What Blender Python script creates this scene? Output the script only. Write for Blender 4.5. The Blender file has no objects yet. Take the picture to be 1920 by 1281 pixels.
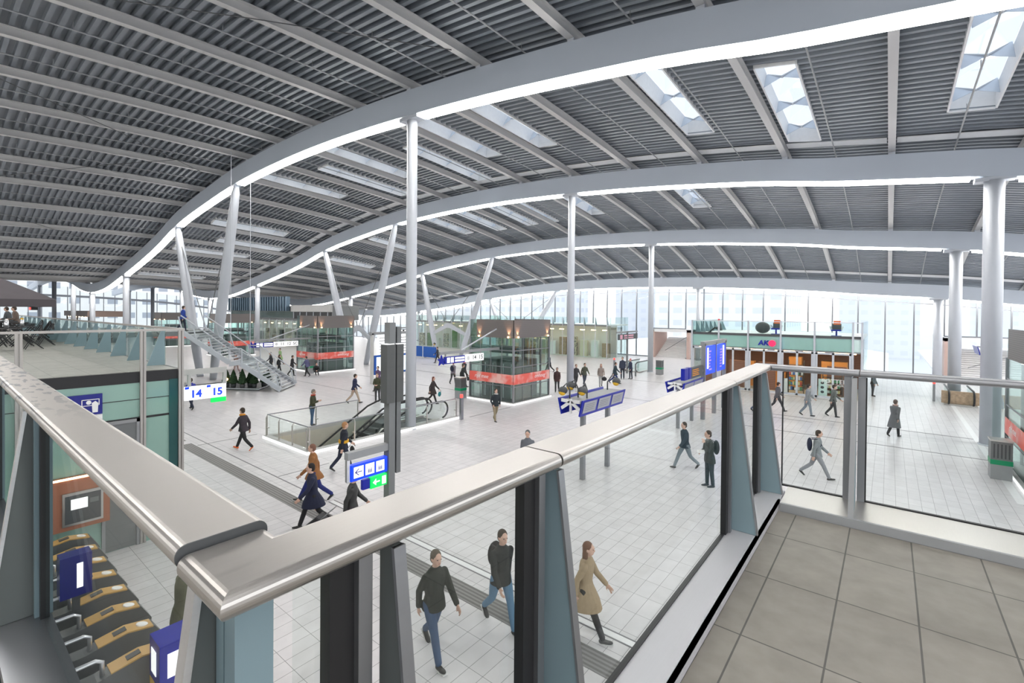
WORLD = 0.95; EXPO = 0.97; STRIP = 14.
import bpy, bmesh, math, random
from math import sin, cos, pi, radians
from mathutils import Vector, Matrix, Euler
random.seed(11)
SC = bpy.context.scene
COL = SC.collection
ORG = {}

# ---------------------------------------------------------------- materials
def _nt(name):
    m = bpy.data.materials.new(name); m.use_nodes = True
    nt = m.node_tree; nt.nodes.clear()
    out = nt.nodes.new('ShaderNodeOutputMaterial')
    return m, nt, out

def mat(name, col, rough=.5, metal=0., var=.06, scale=6., bump=0., spec=.5, emit=None, es=0.):
    m, nt, out = _nt(name)
    b = nt.nodes.new('ShaderNodeBsdfPrincipled')
    nt.links.new(b.outputs[0], out.inputs[0])
    b.inputs['Roughness'].default_value = rough
    b.inputs['Metallic'].default_value = metal
    b.inputs['Specular IOR Level'].default_value = spec
    c = (*col, 1)
    tc = nt.nodes.new('ShaderNodeTexCoord')
    nz = nt.nodes.new('ShaderNodeTexNoise'); nz.inputs['Scale'].default_value = scale
    nz.inputs['Detail'].default_value = 3
    nt.links.new(tc.outputs['Object'], nz.inputs['Vector'])
    mx = nt.nodes.new('ShaderNodeMix'); mx.data_type = 'RGBA'
    mx.inputs['A'].default_value = tuple(max(0, x*(1-var)) for x in col)+(1,)
    mx.inputs['B'].default_value = tuple(min(1, x*(1+var)) for x in col)+(1,)
    nt.links.new(nz.outputs['Fac'], mx.inputs['Factor'])
    nt.links.new(mx.outputs['Result'], b.inputs['Base Color'])
    if bump:
        bp = nt.nodes.new('ShaderNodeBump'); bp.inputs['Strength'].default_value = bump
        bp.inputs['Distance'].default_value = .02
        nt.links.new(nz.outputs['Fac'], bp.inputs['Height']); nt.links.new(bp.outputs[0], b.inputs['Normal'])
    if emit:
        b.inputs['Emission Color'].default_value = (*emit, 1); b.inputs['Emission Strength'].default_value = es
    return m

def emis(name, col, s):
    m, nt, out = _nt(name)
    e = nt.nodes.new('ShaderNodeEmission'); e.inputs[0].default_value = (*col, 1); e.inputs[1].default_value = s
    nt.links.new(e.outputs[0], out.inputs[0]); return m

def glass(name, tint=(.93, .97, .96), refl=.55, haze=0.):
    m, nt, out = _nt(name)
    t = nt.nodes.new('ShaderNodeBsdfTransparent'); t.inputs[0].default_value = (*tint, 1)
    g = nt.nodes.new('ShaderNodeBsdfGlossy'); g.inputs['Roughness'].default_value = .01
    f = nt.nodes.new('ShaderNodeFresnel'); f.inputs[0].default_value = 1.45
    mu = nt.nodes.new('ShaderNodeMath'); mu.operation = 'MULTIPLY'; mu.inputs[1].default_value = refl
    nt.links.new(f.outputs[0], mu.inputs[0])
    s = nt.nodes.new('ShaderNodeMixShader')
    nt.links.new(mu.outputs[0], s.inputs[0]); nt.links.new(t.outputs[0], s.inputs[1]); nt.links.new(g.outputs[0], s.inputs[2])
    last = s
    if haze:
        d = nt.nodes.new('ShaderNodeBsdfDiffuse'); d.inputs[0].default_value = (*tint, 1)
        s2 = nt.nodes.new('ShaderNodeMixShader'); s2.inputs[0].default_value = haze
        nt.links.new(s.outputs[0], s2.inputs[1]); nt.links.new(d.outputs[0], s2.inputs[2]); last = s2
    nt.links.new(last.outputs[0], out.inputs[0]); return m

def tiles(name, base, joint, w, h, mortar, ox=0, oy=0, rough=.35, var=.05, nscale=3., spec=.4):
    m, nt, out = _nt(name)
    b = nt.nodes.new('ShaderNodeBsdfPrincipled'); nt.links.new(b.outputs[0], out.inputs[0])
    g = nt.nodes.new('ShaderNodeNewGeometry')
    mp = nt.nodes.new('ShaderNodeMapping'); mp.inputs['Location'].default_value = (ox, oy, 0)
    nt.links.new(g.outputs['Position'], mp.inputs['Vector'])
    br = nt.nodes.new('ShaderNodeTexBrick'); br.offset = 0; br.squash = 1
    br.inputs['Scale'].default_value = 1; br.inputs['Brick Width'].default_value = w; br.inputs['Row Height'].default_value = h
    br.inputs['Mortar Size'].default_value = mortar; br.inputs['Mortar Smooth'].default_value = .1; br.inputs['Bias'].default_value = 0
    br.inputs['Color1'].default_value = tuple(x*(1-var) for x in base)+(1,)
    br.inputs['Color2'].default_value = tuple(x*(1+var) for x in base)+(1,)
    br.inputs['Mortar'].default_value = (*joint, 1)
    nt.links.new(mp.outputs[0], br.inputs['Vector'])
    nz = nt.nodes.new('ShaderNodeTexNoise'); nz.inputs['Scale'].default_value = nscale; nz.inputs['Detail'].default_value = 6
    nt.links.new(mp.outputs[0], nz.inputs['Vector'])
    rp = nt.nodes.new('ShaderNodeMapRange'); rp.inputs['From Min'].default_value = .3; rp.inputs['From Max'].default_value = .7
    rp.inputs['To Min'].default_value = 1-var*2; rp.inputs['To Max'].default_value = 1+var*1.5
    nt.links.new(nz.outputs['Fac'], rp.inputs['Value'])
    mx = nt.nodes.new('ShaderNodeMix'); mx.data_type = 'RGBA'; mx.blend_type = 'MULTIPLY'; mx.inputs['Factor'].default_value = 1
    nt.links.new(br.outputs['Color'], mx.inputs['A']); nt.links.new(rp.outputs[0], mx.inputs['B'])
    nt.links.new(mx.outputs['Result'], b.inputs['Base Color'])
    b.inputs['Roughness'].default_value = rough; b.inputs['Specular IOR Level'].default_value = spec
    return m

def brushed(name, col, rough=.3, sc=(60, 2, 60), metal=.9):
    m, nt, out = _nt(name)
    b = nt.nodes.new('ShaderNodeBsdfPrincipled'); nt.links.new(b.outputs[0], out.inputs[0])
    tc = nt.nodes.new('ShaderNodeTexCoord'); mp = nt.nodes.new('ShaderNodeMapping'); mp.inputs['Scale'].default_value = sc
    nt.links.new(tc.outputs['Object'], mp.inputs['Vector'])
    nz = nt.nodes.new('ShaderNodeTexNoise'); nz.inputs['Scale'].default_value = 3; nz.inputs['Detail'].default_value = 4
    nt.links.new(mp.outputs[0], nz.inputs['Vector'])
    rp = nt.nodes.new('ShaderNodeMapRange'); rp.inputs['To Min'].default_value = rough*.8; rp.inputs['To Max'].default_value = rough*1.3
    nt.links.new(nz.outputs['Fac'], rp.inputs['Value']); nt.links.new(rp.outputs[0], b.inputs['Roughness'])
    mx = nt.nodes.new('ShaderNodeMix'); mx.data_type = 'RGBA'
    mx.inputs['A'].default_value = tuple(x*.94 for x in col)+(1,); mx.inputs['B'].default_value = tuple(min(1, x*1.05) for x in col)+(1,)
    nt.links.new(nz.outputs['Fac'], mx.inputs['Factor']); nt.links.new(mx.outputs['Result'], b.inputs['Base Color'])
    b.inputs['Metallic'].default_value = metal
    return m

def stripes(name, c1, c2, axis='Z', freq=10., rough=.5, duty=.5, metal=0.):
    """hard-edged repeated bands along a world axis"""
    m, nt, out = _nt(name)
    b = nt.nodes.new('ShaderNodeBsdfPrincipled'); nt.links.new(b.outputs[0], out.inputs[0])
    g = nt.nodes.new('ShaderNodeNewGeometry'); s = nt.nodes.new('ShaderNodeSeparateXYZ'); nt.links.new(g.outputs['Position'], s.inputs[0])
    mu = nt.nodes.new('ShaderNodeMath'); mu.operation = 'MULTIPLY'; mu.inputs[1].default_value = freq
    nt.links.new(s.outputs[axis], mu.inputs[0])
    fr = nt.nodes.new('ShaderNodeMath'); fr.operation = 'FRACT'; nt.links.new(mu.outputs[0], fr.inputs[0])
    gt = nt.nodes.new('ShaderNodeMath'); gt.operation = 'GREATER_THAN'; gt.inputs[1].default_value = duty; nt.links.new(fr.outputs[0], gt.inputs[0])
    mx = nt.nodes.new('ShaderNodeMix'); mx.data_type = 'RGBA'; mx.inputs['A'].default_value = (*c1, 1); mx.inputs['B'].default_value = (*c2, 1)
    nt.links.new(gt.outputs[0], mx.inputs['Factor']); nt.links.new(mx.outputs['Result'], b.inputs['Base Color'])
    b.inputs['Roughness'].default_value = rough; b.inputs['Metallic'].default_value = metal
    return m

def blotch(name, c1, c2, scale=2., rough=.4, lo=.45, hi=.55, emit=0.):
    m, nt, out = _nt(name)
    b = nt.nodes.new('ShaderNodeBsdfPrincipled'); nt.links.new(b.outputs[0], out.inputs[0])
    tc = nt.nodes.new('ShaderNodeTexCoord'); nz = nt.nodes.new('ShaderNodeTexNoise'); nz.inputs['Scale'].default_value = scale; nz.inputs['Detail'].default_value = 2
    nt.links.new(tc.outputs['Object'], nz.inputs['Vector'])
    rp = nt.nodes.new('ShaderNodeMapRange'); rp.inputs['From Min'].default_value = lo; rp.inputs['From Max'].default_value = hi
    nt.links.new(nz.outputs['Fac'], rp.inputs['Value'])
    mx = nt.nodes.new('ShaderNodeMix'); mx.data_type = 'RGBA'; mx.inputs['A'].default_value = (*c1, 1); mx.inputs['B'].default_value = (*c2, 1)
    nt.links.new(rp.outputs[0], mx.inputs['Factor']); nt.links.new(mx.outputs['Result'], b.inputs['Base Color'])
    b.inputs['Roughness'].default_value = rough
    if emit:
        nt.links.new(mx.outputs['Result'], b.inputs['Emission Color']); b.inputs['Emission Strength'].default_value = emit
    return m

M = {}
M['white_steel'] = mat('white_steel', (.53, .56, .61), .42, .0, .03, 1.5)
M['beam_paint'] = mat('beam_paint', (.50, .55, .62), .42, .0, .03, .6)
M['purlin'] = mat('purlin', (.50, .50, .50), .5, .0, .05, 1.)
M['deck'] = mat('deck', (.215, .24, .272), .42, .3, .10, 1.3)
M['deck_dark'] = mat('deck_dark', (.12, .12, .13), .6)
M['pipe'] = mat('pipe', (.32, .33, .34), .45, .3)
M['panel_white'] = mat('panel_white', (.78, .79, .80), .5)
M['strip'] = emis('strip', (1, .965, .92), STRIP)
M['sky_glass'] = glass('sky_glass', (.93, .96, 1.), .5)
M['facade_glass'] = glass('facade_glass', (.96, .98, .985), .3)
M['rail_glass'] = glass('rail_glass', (.962, .985, .978), .13)
M['green_glass'] = glass('green_glass', (.90, .97, .953), .5)
M['mullion'] = mat('mullion', (.20, .21, .23), .4, .5)
M['terrace_left_lit'] = tiles('terrace_left_lit', (.40, .385, .36), (.16, .155, .15), .317, .593, .004, ox=.19, oy=-.523, rough=.5, var=.05, nscale=6.)  # terrace tile lightened; the left deck's stronger light is put into the colour
M['floor'] = tiles('floor', (.655, .64, .652), (.20, .20, .21), .29, .575, .0042, ox=.07, oy=-.07, rough=.30, var=.035)
M['terrace'] = tiles('terrace', (.255, .237, .212), (.09, .085, .08), .317, .593, .004, ox=.19, oy=-.523, rough=.55, var=.06, nscale=9.)
M['joint'] = mat('joint', (.20, .20, .21), .6)
M['joint_light'] = mat('joint_light', (.80, .80, .81), .35)
M['tactile'] = stripes('tactile', (.13, .125, .12), (.23, .225, .22), 'Y', 11.5, .55)
M['steel'] = brushed('steel', (.56, .535, .51), .30, metal=.95)
M['steel_mid'] = brushed('steel_mid', (.44, .42, .40), .42, metal=.7)
M['sill'] = brushed('sill', (.52, .52, .55), .5, metal=.35)
M['steel_scuffed'] = brushed('steel_scuffed', (.60, .575, .55), .34, metal=.9)
def _scuff():
    nt = M['steel_scuffed'].node_tree; b = [n for n in nt.nodes if n.type == 'BSDF_PRINCIPLED'][0]
    g = nt.nodes.new('ShaderNodeNewGeometry'); mp = nt.nodes.new('ShaderNodeMapping'); mp.inputs['Scale'].default_value = (5, 16, 1)
    nt.links.new(g.outputs['Position'], mp.inputs['Vector'])
    nz = nt.nodes.new('ShaderNodeTexNoise'); nz.inputs['Scale'].default_value = 1.6; nz.inputs['Detail'].default_value = 5; nt.links.new(mp.outputs[0], nz.inputs['Vector'])
    sp = nt.nodes.new('ShaderNodeSeparateXYZ'); nt.links.new(g.outputs['Position'], sp.inputs[0])
    w = nt.nodes.new('ShaderNodeMapRange'); w.inputs['From Min'].default_value = -2.2; w.inputs['From Max'].default_value = -3.2; nt.links.new(sp.outputs['X'], w.inputs['Value'])
    th = nt.nodes.new('ShaderNodeMath'); th.operation = 'GREATER_THAN'; th.inputs[1].default_value = .56; nt.links.new(nz.outputs['Fac'], th.inputs[0])
    mu = nt.nodes.new('ShaderNodeMath'); mu.operation = 'MULTIPLY'; nt.links.new(w.outputs[0], mu.inputs[0]); nt.links.new(th.outputs[0], mu.inputs[1])
    old = b.inputs['Base Color'].links[0].from_socket
    mx = nt.nodes.new('ShaderNodeMix'); mx.data_type = 'RGBA'; mx.inputs['B'].default_value = (.30, .31, .33, 1)
    nt.links.new(mu.outputs[0], mx.inputs['Factor']); nt.links.new(old, mx.inputs['A']); nt.links.new(mx.outputs['Result'], b.inputs['Base Color'])
_scuff()
def facade_pattern(name, wall, win, cw, fl, ww, wh, rough=.7):
    m, nt, out = _nt(name)
    b = nt.nodes.new('ShaderNodeBsdfPrincipled'); nt.links.new(b.outputs[0], out.inputs[0]); b.inputs['Roughness'].default_value = rough
    g = nt.nodes.new('ShaderNodeNewGeometry'); s = nt.nodes.new('ShaderNodeSeparateXYZ'); nt.links.new(g.outputs['Position'], s.inputs[0])
    def band(src, period, width, off):
        a = nt.nodes.new('ShaderNodeMath'); a.operation = 'MULTIPLY_ADD'; a.inputs[1].default_value = 1/period; a.inputs[2].default_value = off; nt.links.new(src, a.inputs[0])
        f = nt.nodes.new('ShaderNodeMath'); f.operation = 'FRACT'; nt.links.new(a.outputs[0], f.inputs[0])
        l = nt.nodes.new('ShaderNodeMath'); l.operation = 'LESS_THAN'; l.inputs[1].default_value = width/period; nt.links.new(f.outputs[0], l.inputs[0]); return l.outputs[0]
    ad = nt.nodes.new('ShaderNodeMath'); ad.operation = 'ADD'; nt.links.new(s.outputs['X'], ad.inputs[0]); nt.links.new(s.outputs['Y'], ad.inputs[1])
    mu = nt.nodes.new('ShaderNodeMath'); mu.operation = 'MULTIPLY'; nt.links.new(band(ad.outputs[0], cw, ww, .2), mu.inputs[0]); nt.links.new(band(s.outputs['Z'], fl, wh, .35), mu.inputs[1])
    mx = nt.nodes.new('ShaderNodeMix'); mx.data_type = 'RGBA'; mx.inputs['A'].default_value = (*wall, 1); mx.inputs['B'].default_value = (*win, 1)
    nt.links.new(mu.outputs[0], mx.inputs['Factor']); nt.links.new(mx.outputs['Result'], b.inputs['Base Color']); return m
M['steel_light'] = brushed('steel_light', (.80, .81, .84), .30)
M['steel_dark'] = brushed('steel_dark', (.33, .34, .36), .38)
M['fin_paint'] = mat('fin_paint', (.22, .31, .35), .38, .1, .04, 3)
M['fin_dark'] = mat('fin_dark', (.105, .12, .12), .4, .1)
M['black'] = mat('black', (.012, .012, .014), .45)
M['dark_grey'] = mat('dark_grey', (.07, .075, .08), .5)
M['mid_grey'] = mat('mid_grey', (.17, .18, .185), .45)
M['grey'] = mat('grey', (.29, .30, .31), .45)
M['mint'] = mat('mint', (.27, .44, .38), .12, 0, .05, 1.2, spec=.6)
M['mint_pale'] = mat('mint_pale', (.70, .87, .84), .15, 0, .05, .8)
M['blue'] = mat('blue', (.004, .013, .33), .3)
M['blue_bright'] = mat('blue_bright', (.0, .04, .62), .35, emit=(0, .04, .7), es=.5)
M['white'] = mat('white', (.86, .86, .86), .4)
M['white_lit'] = mat('white_lit', (.85, .85, .85), .4, emit=(1, 1, 1), es=.45)
M['red'] = mat('red', (.75, .03, .03), .4)
M['red_glow'] = mat('red_glow', (.9, .05, .04), .4, emit=(1, .06, .05), es=1.2)
M['green_sign'] = mat('green_sign', (.0, .55, .08), .4, emit=(0, .8, .1), es=.5)
M['green'] = mat('green', (.0, .28, .12), .4)
M['yellow'] = mat('yellow', (.80, .48, .03), .4)
M['orange'] = mat('orange', (.80, .14, .02), .45)
M['banner'] = blotch('banner', (.78, .13, .10), (.80, .48, .44), 1.3, .4, .42, .62)
M['wood_grey'] = stripes('wood_grey', (.12, .108, .104), (.165, .15, .145), 'Z', 14., .5)
M['concrete'] = mat('concrete', (.50, .50, .49), .7, 0, .08, 2)
M['warm'] = mat('warm', (.8, .5, .25), .5, emit=(1, .62, .25), es=2.2)
M['warm_lamp'] = emis('warm_lamp', (1, .62, .3), 7.)
M['screen'] = emis('screen', (.75, .9, 1.), 1.0)
M['conifer'] = mat('conifer', (.025, .06, .022), .85, 0, .5, 24, .6)
M['brick'] = stripes('brick', (.24, .12, .09), (.30, .16, .12), 'Z', 8., .7)
M['salmon'] = mat('salmon', (.58, .42, .37), .6)
M['tan'] = mat('tan', (.55, .33, .10), .4)
M['escal'] = stripes('escal', (.06, .06, .065), (.16, .16, .17), 'Y', 5., .5)
M['bricks_book'] = mat('bricks_book', (.20, .33, .22), .6)

# ---------------------------------------------------------------- mesh builder
class MB:
    def __init__(s): s.v = []; s.f = []; s.m = []
    def add(s, vs, fs, m=0):
        o = len(s.v); s.v += [tuple(x) for x in vs]
        for f in fs: s.f.append(tuple(o+i for i in f)); s.m.append(m)
    def box(s, x0, x1, y0, y1, z0, z1, m=0):
        s.add([(x0, y0, z0), (x1, y0, z0), (x1, y1, z0), (x0, y1, z0), (x0, y0, z1), (x1, y0, z1), (x1, y1, z1), (x0, y1, z1)],
              [(0, 3, 2, 1), (4, 5, 6, 7), (0, 1, 5, 4), (1, 2, 6, 5), (2, 3, 7, 6), (3, 0, 4, 7)], m); return s
    def obox(s, c, ax, ay, az, m=0):
        c, ax, ay, az = map(Vector, (c, ax, ay, az))
        vs = [c+ax*i+ay*j+az*k for k in (-1, 1) for i, j in ((-1, -1), (1, -1), (1, 1), (-1, 1))]
        s.add(vs, [(0, 3, 2, 1), (4, 5, 6, 7), (0, 1, 5, 4), (1, 2, 6, 5), (2, 3, 7, 6), (3, 0, 4, 7)], m); return s
    def bar(s, p, q, w, h, m=0, up=(0, 0, 1)):
        p, q = Vector(p), Vector(q); d = q-p; L = d.length
        if L < 1e-6: return s
        d /= L; u = Vector(up); sd = d.cross(u)
        if sd.length < 1e-4: sd = d.cross(Vector((1, 0, 0)))
        sd.normalize(); u = sd.cross(d)
        return s.obox((p+q)/2, d*L/2, sd*w/2, u*h/2, m)
    def tube(s, path, r, n=10, m=0, cap=True):
        path = [Vector(p) for p in path]; k = len(path)
        rs = r if isinstance(r, (list, tuple)) else [r]*k
        o = len(s.v); side = None
        for i, p in enumerate(path):
            d = (path[min(i+1, k-1)]-path[max(i-1, 0)]).normalized()
            if side is None:
                side = d.cross(Vector((0, 0, 1)))
                if side.length < .05: side = d.cross(Vector((1, 0, 0)))
            side = (side-d*side.dot(d)).normalized(); up = side.cross(d)
            for j in range(n):
                a = 2*pi*j/n; s.v.append(tuple(p+(side*cos(a)+up*sin(a))*rs[i]))
        for i in range(k-1):
            for j in range(n):
                a, b = o+i*n+j, o+i*n+(j+1) % n
                s.f.append((a, a+n, b+n, b)); s.m.append(m)
        if cap:
            s.f.append(tuple(o+j for j in range(n))); s.m.append(m)
            s.f.append(tuple(o+(k-1)*n+j for j in reversed(range(n)))); s.m.append(m)
        return s
    def prism(s, poly, d, m=0):
        """poly: list of 3D pts, extruded by vector d"""
        n = len(poly); d = Vector(d); p = [Vector(x) for x in poly]
        nrm = Vector((0, 0, 0))
        for i in range(n): nrm += p[i].cross(p[(i+1) % n])
        if nrm.dot(d) > 0: p = p[::-1]
        vs = p+[x+d for x in p]
        s.add(vs, [tuple(range(n)), tuple(range(2*n-1, n-1, -1))]+[((i+1) % n, i, n+i, n+(i+1) % n) for i in range(n)], m); return s
    def lathe(s, prof, c=(0, 0, 0), n=16, m=0):
        o = len(s.v); k = len(prof)
        for r, z in prof:
            for j in range(n): a = 2*pi*j/n; s.v.append((c[0]+r*cos(a), c[1]+r*sin(a), c[2]+z))
        for i in range(k-1):
            for j in range(n):
                a, b = o+i*n+j, o+i*n+(j+1) % n
                s.f.append((a, b, b+n, a+n)); s.m.append(m)
        if prof[0][0] > 1e-5: s.f.append(tuple(o+j for j in reversed(range(n)))); s.m.append(m)
        if prof[-1][0] > 1e-5: s.f.append(tuple(o+(k-1)*n+j for j in range(n))); s.m.append(m)
        return s
    def ball(s, c, r, n=12, k=8, m=0, rot=None):
        rx, ry, rz = r if isinstance(r, (tuple, list)) else (r, r, r)
        o = len(s.v); c = Vector(c)
        for i in range(k+1):
            t = pi*i/k
            for j in range(n):
                a = 2*pi*j/n; p = Vector((rx*sin(t)*cos(a), ry*sin(t)*sin(a), -rz*cos(t)))
                if rot: p = rot @ p
                s.v.append(tuple(c+p))
        for i in range(k):
            for j in range(n):
                a, b = o+i*n+j, o+i*n+(j+1) % n
                s.f.append((a, b, b+n, a+n)); s.m.append(m)
        return s
    def quad(s, a, b, c, d, m=0): s.add([a, b, c, d], [(0, 1, 2, 3)], m); return s
    def build(s, name, mats, parent=None, smooth=False, loc=None):
        if not isinstance(mats, (list, tuple)): mats = [mats]
        o3 = Vector((0, 0, 0))
        if parent is not None: o3 = ORG.get(parent.name, o3)
        elif loc is not None: o3 = Vector(loc)
        me = bpy.data.meshes.new(name)
        me.from_pydata([tuple(Vector(v)-o3) for v in s.v], [], s.f)
        for mm in mats: me.materials.append(mm if not isinstance(mm, str) else M[mm])
        if any(s.m): me.polygons.foreach_set('material_index', s.m)
        if smooth: me.polygons.foreach_set('use_smooth', [True]*len(me.polygons))
        me.update()
        o = bpy.data.objects.new(name, me); COL.objects.link(o)
        if parent is not None: o.parent = parent; ORG[o.name] = o3
        else: o.location = o3; ORG[o.name] = o3
        return o

def tag(o, label=None, cat=None, group=None, kind=None):
    if label: o['label'] = label
    if cat: o['category'] = cat
    if group: o['group'] = group
    if kind: o['kind'] = kind
    return o
def thing(name, label, cat, loc=(0, 0, 0), group=None, kind=None):
    o = bpy.data.objects.new(name, None); COL.objects.link(o); o.location = loc; o.empty_display_size = .2
    ORG[o.name] = Vector(loc)
    return tag(o, label, cat, group, kind)
def copy_tree(o, parent=None):
    c = o.copy(); COL.objects.link(c)
    if parent is not None: c.parent = parent
    for ch in list(o.children): copy_tree(ch, c)
    return c
def text_mesh(txt, size, mat_, parent, pos, xdir, ydir, depth=.01, name='lettering', shear=0., bold=0., align='CENTER'):
    cu = bpy.data.curves.new('txt', 'FONT'); cu.body = txt; cu.size = size; cu.extrude = depth; cu.align_x = align; cu.align_y = 'CENTER'
    cu.shear = shear; cu.offset = bold; cu.resolution_u = 3
    to = bpy.data.objects.new('txt', cu); COL.objects.link(to)
    dg = bpy.context.evaluated_depsgraph_get(); dg.update()
    me = bpy.data.meshes.new_from_object(to.evaluated_get(dg)); bpy.data.objects.remove(to); bpy.data.curves.remove(cu)
    x, y = Vector(xdir).normalized(), Vector(ydir).normalized(); z = x.cross(y)
    o3 = ORG.get(parent.name, Vector((0, 0, 0))) if parent else Vector((0, 0, 0))
    R = Matrix((x, y, z)).transposed().to_4x4()
    me.transform(Matrix.Translation(Vector(pos)-o3) @ R)
    me.materials.clear(); me.materials.append(M[mat_] if isinstance(mat_, str) else mat_)
    me.name = name
    o = bpy.data.objects.new(name, me); COL.objects.link(o)
    if parent: o.parent = parent
    return o
# ---------------------------------------------------------------- roof
PX = [-160, -150, -140, -125, -110, -97, -90, -84, -77, -67, -60, -55, -49.5, -42, -37, -31, -26, -17.5, -11.5, -8, -5, -2.5, .5, 3.4, 8, 14, 22]
PZ = [8.6, 8.8, 9.4, 10.2, 10.2, 9.3, 8.2, 7.7, 7.9, 9.3, 10.5, 11.5, 12.85, 13.95, 14.5, 14.8, 14.85, 14.5, 14.0, 13.6, 13.2, 12.75, 12.35, 11.95, 11.0, 9.6, 7.6]
SY = [-30, -14, 0, 14.2, 28.3, 42.5, 56.5, 62]
SZ = [.72, .88, .967, 1.0, .95, .825, .59, .47]
def pch(xs, ys):
    n = len(xs); h = [xs[i+1]-xs[i] for i in range(n-1)]; d = [(ys[i+1]-ys[i])/h[i] for i in range(n-1)]
    m = [d[0]]+[(d[i-1]*h[i]+d[i]*h[i-1])/(h[i-1]+h[i]) for i in range(1, n-1)]+[d[-1]]
    def fn(x):
        x = min(max(x, xs[0]), xs[-1]); i = 0
        while i < n-2 and x > xs[i+1]: i += 1
        t = (x-xs[i])/h[i]
        return (2*t**3-3*t*t+1)*ys[i]+(t**3-2*t*t+t)*h[i]*m[i]+(-2*t**3+3*t*t)*ys[i+1]+(t**3-t*t)*h[i]*m[i+1]
    return fn
P_, S_ = pch(PX, PZ), pch(SY, SZ)
def zb(x, y): return P_(x)*S_(y)
BEAMS = [14.2, 28.3, 42.5, 56.5]
BN = ['nearest', 'second', 'third', 'farthest']
SUP = [3.4, -17.4, -37.1, -49.8, -67, -84, -97, -114, -131]
def sweep_x(mb, xs, y, w, za, zc, m=0):
    """box section swept along X following the roof profile of row y"""
    o = len(mb.v); k = len(xs)
    for x in xs:
        z = zb(x, y)
        mb.v += [(x, y-w/2, z+za), (x, y+w/2, z+za), (x, y+w/2, z+zc), (x, y-w/2, z+zc)]
    for i in range(k-1):
        for j in range(4):
            a, b = o+i*4+j, o+i*4+(j+1) % 4
            mb.f.append((a, a+4, b+4, b)); mb.m.append(m)
    mb.f.append((o, o+1, o+2, o+3)); mb.m.append(m)
    e = o+(k-1)*4; mb.f.append((e+3, e+2, e+1, e)); mb.m.append(m)
def rng(a, b, st):
    n = max(1, int(round(abs(b-a)/st))); return [a+(b-a)*i/n for i in range(n+1)]
for bi, y in enumerate(BEAMS):
    mb = MB(); xr = [5.5, 14, 14, 14][bi]
    sweep_x(mb, rng(-145, xr, 1.4), y, .6, 0, 1.15)
    tag(mb.build('roof_beam', 'beam_paint', smooth=False), 'wavy pale grey box beam, %s of the four rows under the roof' % BN[bi], 'beam', 'main roof beams', 'structure')
    bn = 0
    xs = [xr]+SUP
    for i in range(len(xs)-1):
        a, b = xs[i], xs[i+1]
        if b < -110: break
        a -= .75 if i > 0 else 0; b += .75
        if b > a-1: continue
        m2 = MB(); sweep_x(m2, rng(a, b, .9), y, .5, -.13, -.03)
        where = ['right of the right-hand column', 'between the two tall columns', 'left of the central column', 'over the leaning V columns', 'left of the V columns', 'in the low dip', 'beyond the dip', 'at the far end'][i]
        tag(m2.build('light_strip', 'strip'), 'glowing white light strip under the %s roof beam, %s' % (BN[bi], where), 'light', 'light strips under the roof beams')
# two more beams over and behind the viewing terrace
for y, nm in ((0., 'directly above'), (-14.2, 'behind')):
    mb = MB(); sweep_x(mb, rng(-145, 14, 1.6), y, .6, 0, 1.15)
    tag(mb.build('roof_beam', 'beam_paint'), 'wavy pale grey box beam %s the viewing terrace' % nm, 'beam', 'main roof beams', 'structure')
    for a, b in ((2.6, 13), (-16.6, 2.6), (-36, -18.2), (-49, -38), (-66, -51)):
        m2 = MB(); sweep_x(m2, rng(a, b, .9), y, .5, -.13, -.03)
        tag(m2.build('light_strip', 'strip'), 'glowing white light strip on the beam %s the viewing terrace' % nm, 'light', 'light strips over the terrace, %s' % nm)
# columns
def column(x, y, r, label):
    t = thing('column', label, 'column', (x, y, 0), 'white round roof columns', 'structure')
    z = zb(x, y)
    MB().tube([(x, y, 0), (x, y, z-.12)], r, 24).build('shaft', 'white_steel', t, True)
    MB().box(x-.62, x+.62, y-.27, y+.27, z-.16, z).build('capital', 'white_steel', t)
    MB().lathe([(r+.05, 0), (r+.05, .05), (r, .06)], (x, y, 0), 24).build('base_ring', 'white_steel', t)
cx = {3.4: 'right', -17.4: 'middle', -67: 'left of the V columns', -84: 'in the low dip', -97: 'beyond the dip', -114: 'far left', -131: 'at the far end'}
for bi, y in enumerate(BEAMS):
    for x, w in cx.items():
        if x == 3.4 and bi == 0: continue
        if bi > 1 and x < -90: continue
        column(x, y, .33 if x > 0 else (.245 if x > -30 else .30), 'white round column under the %s roof beam, %s' % (BN[bi], w))
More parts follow.
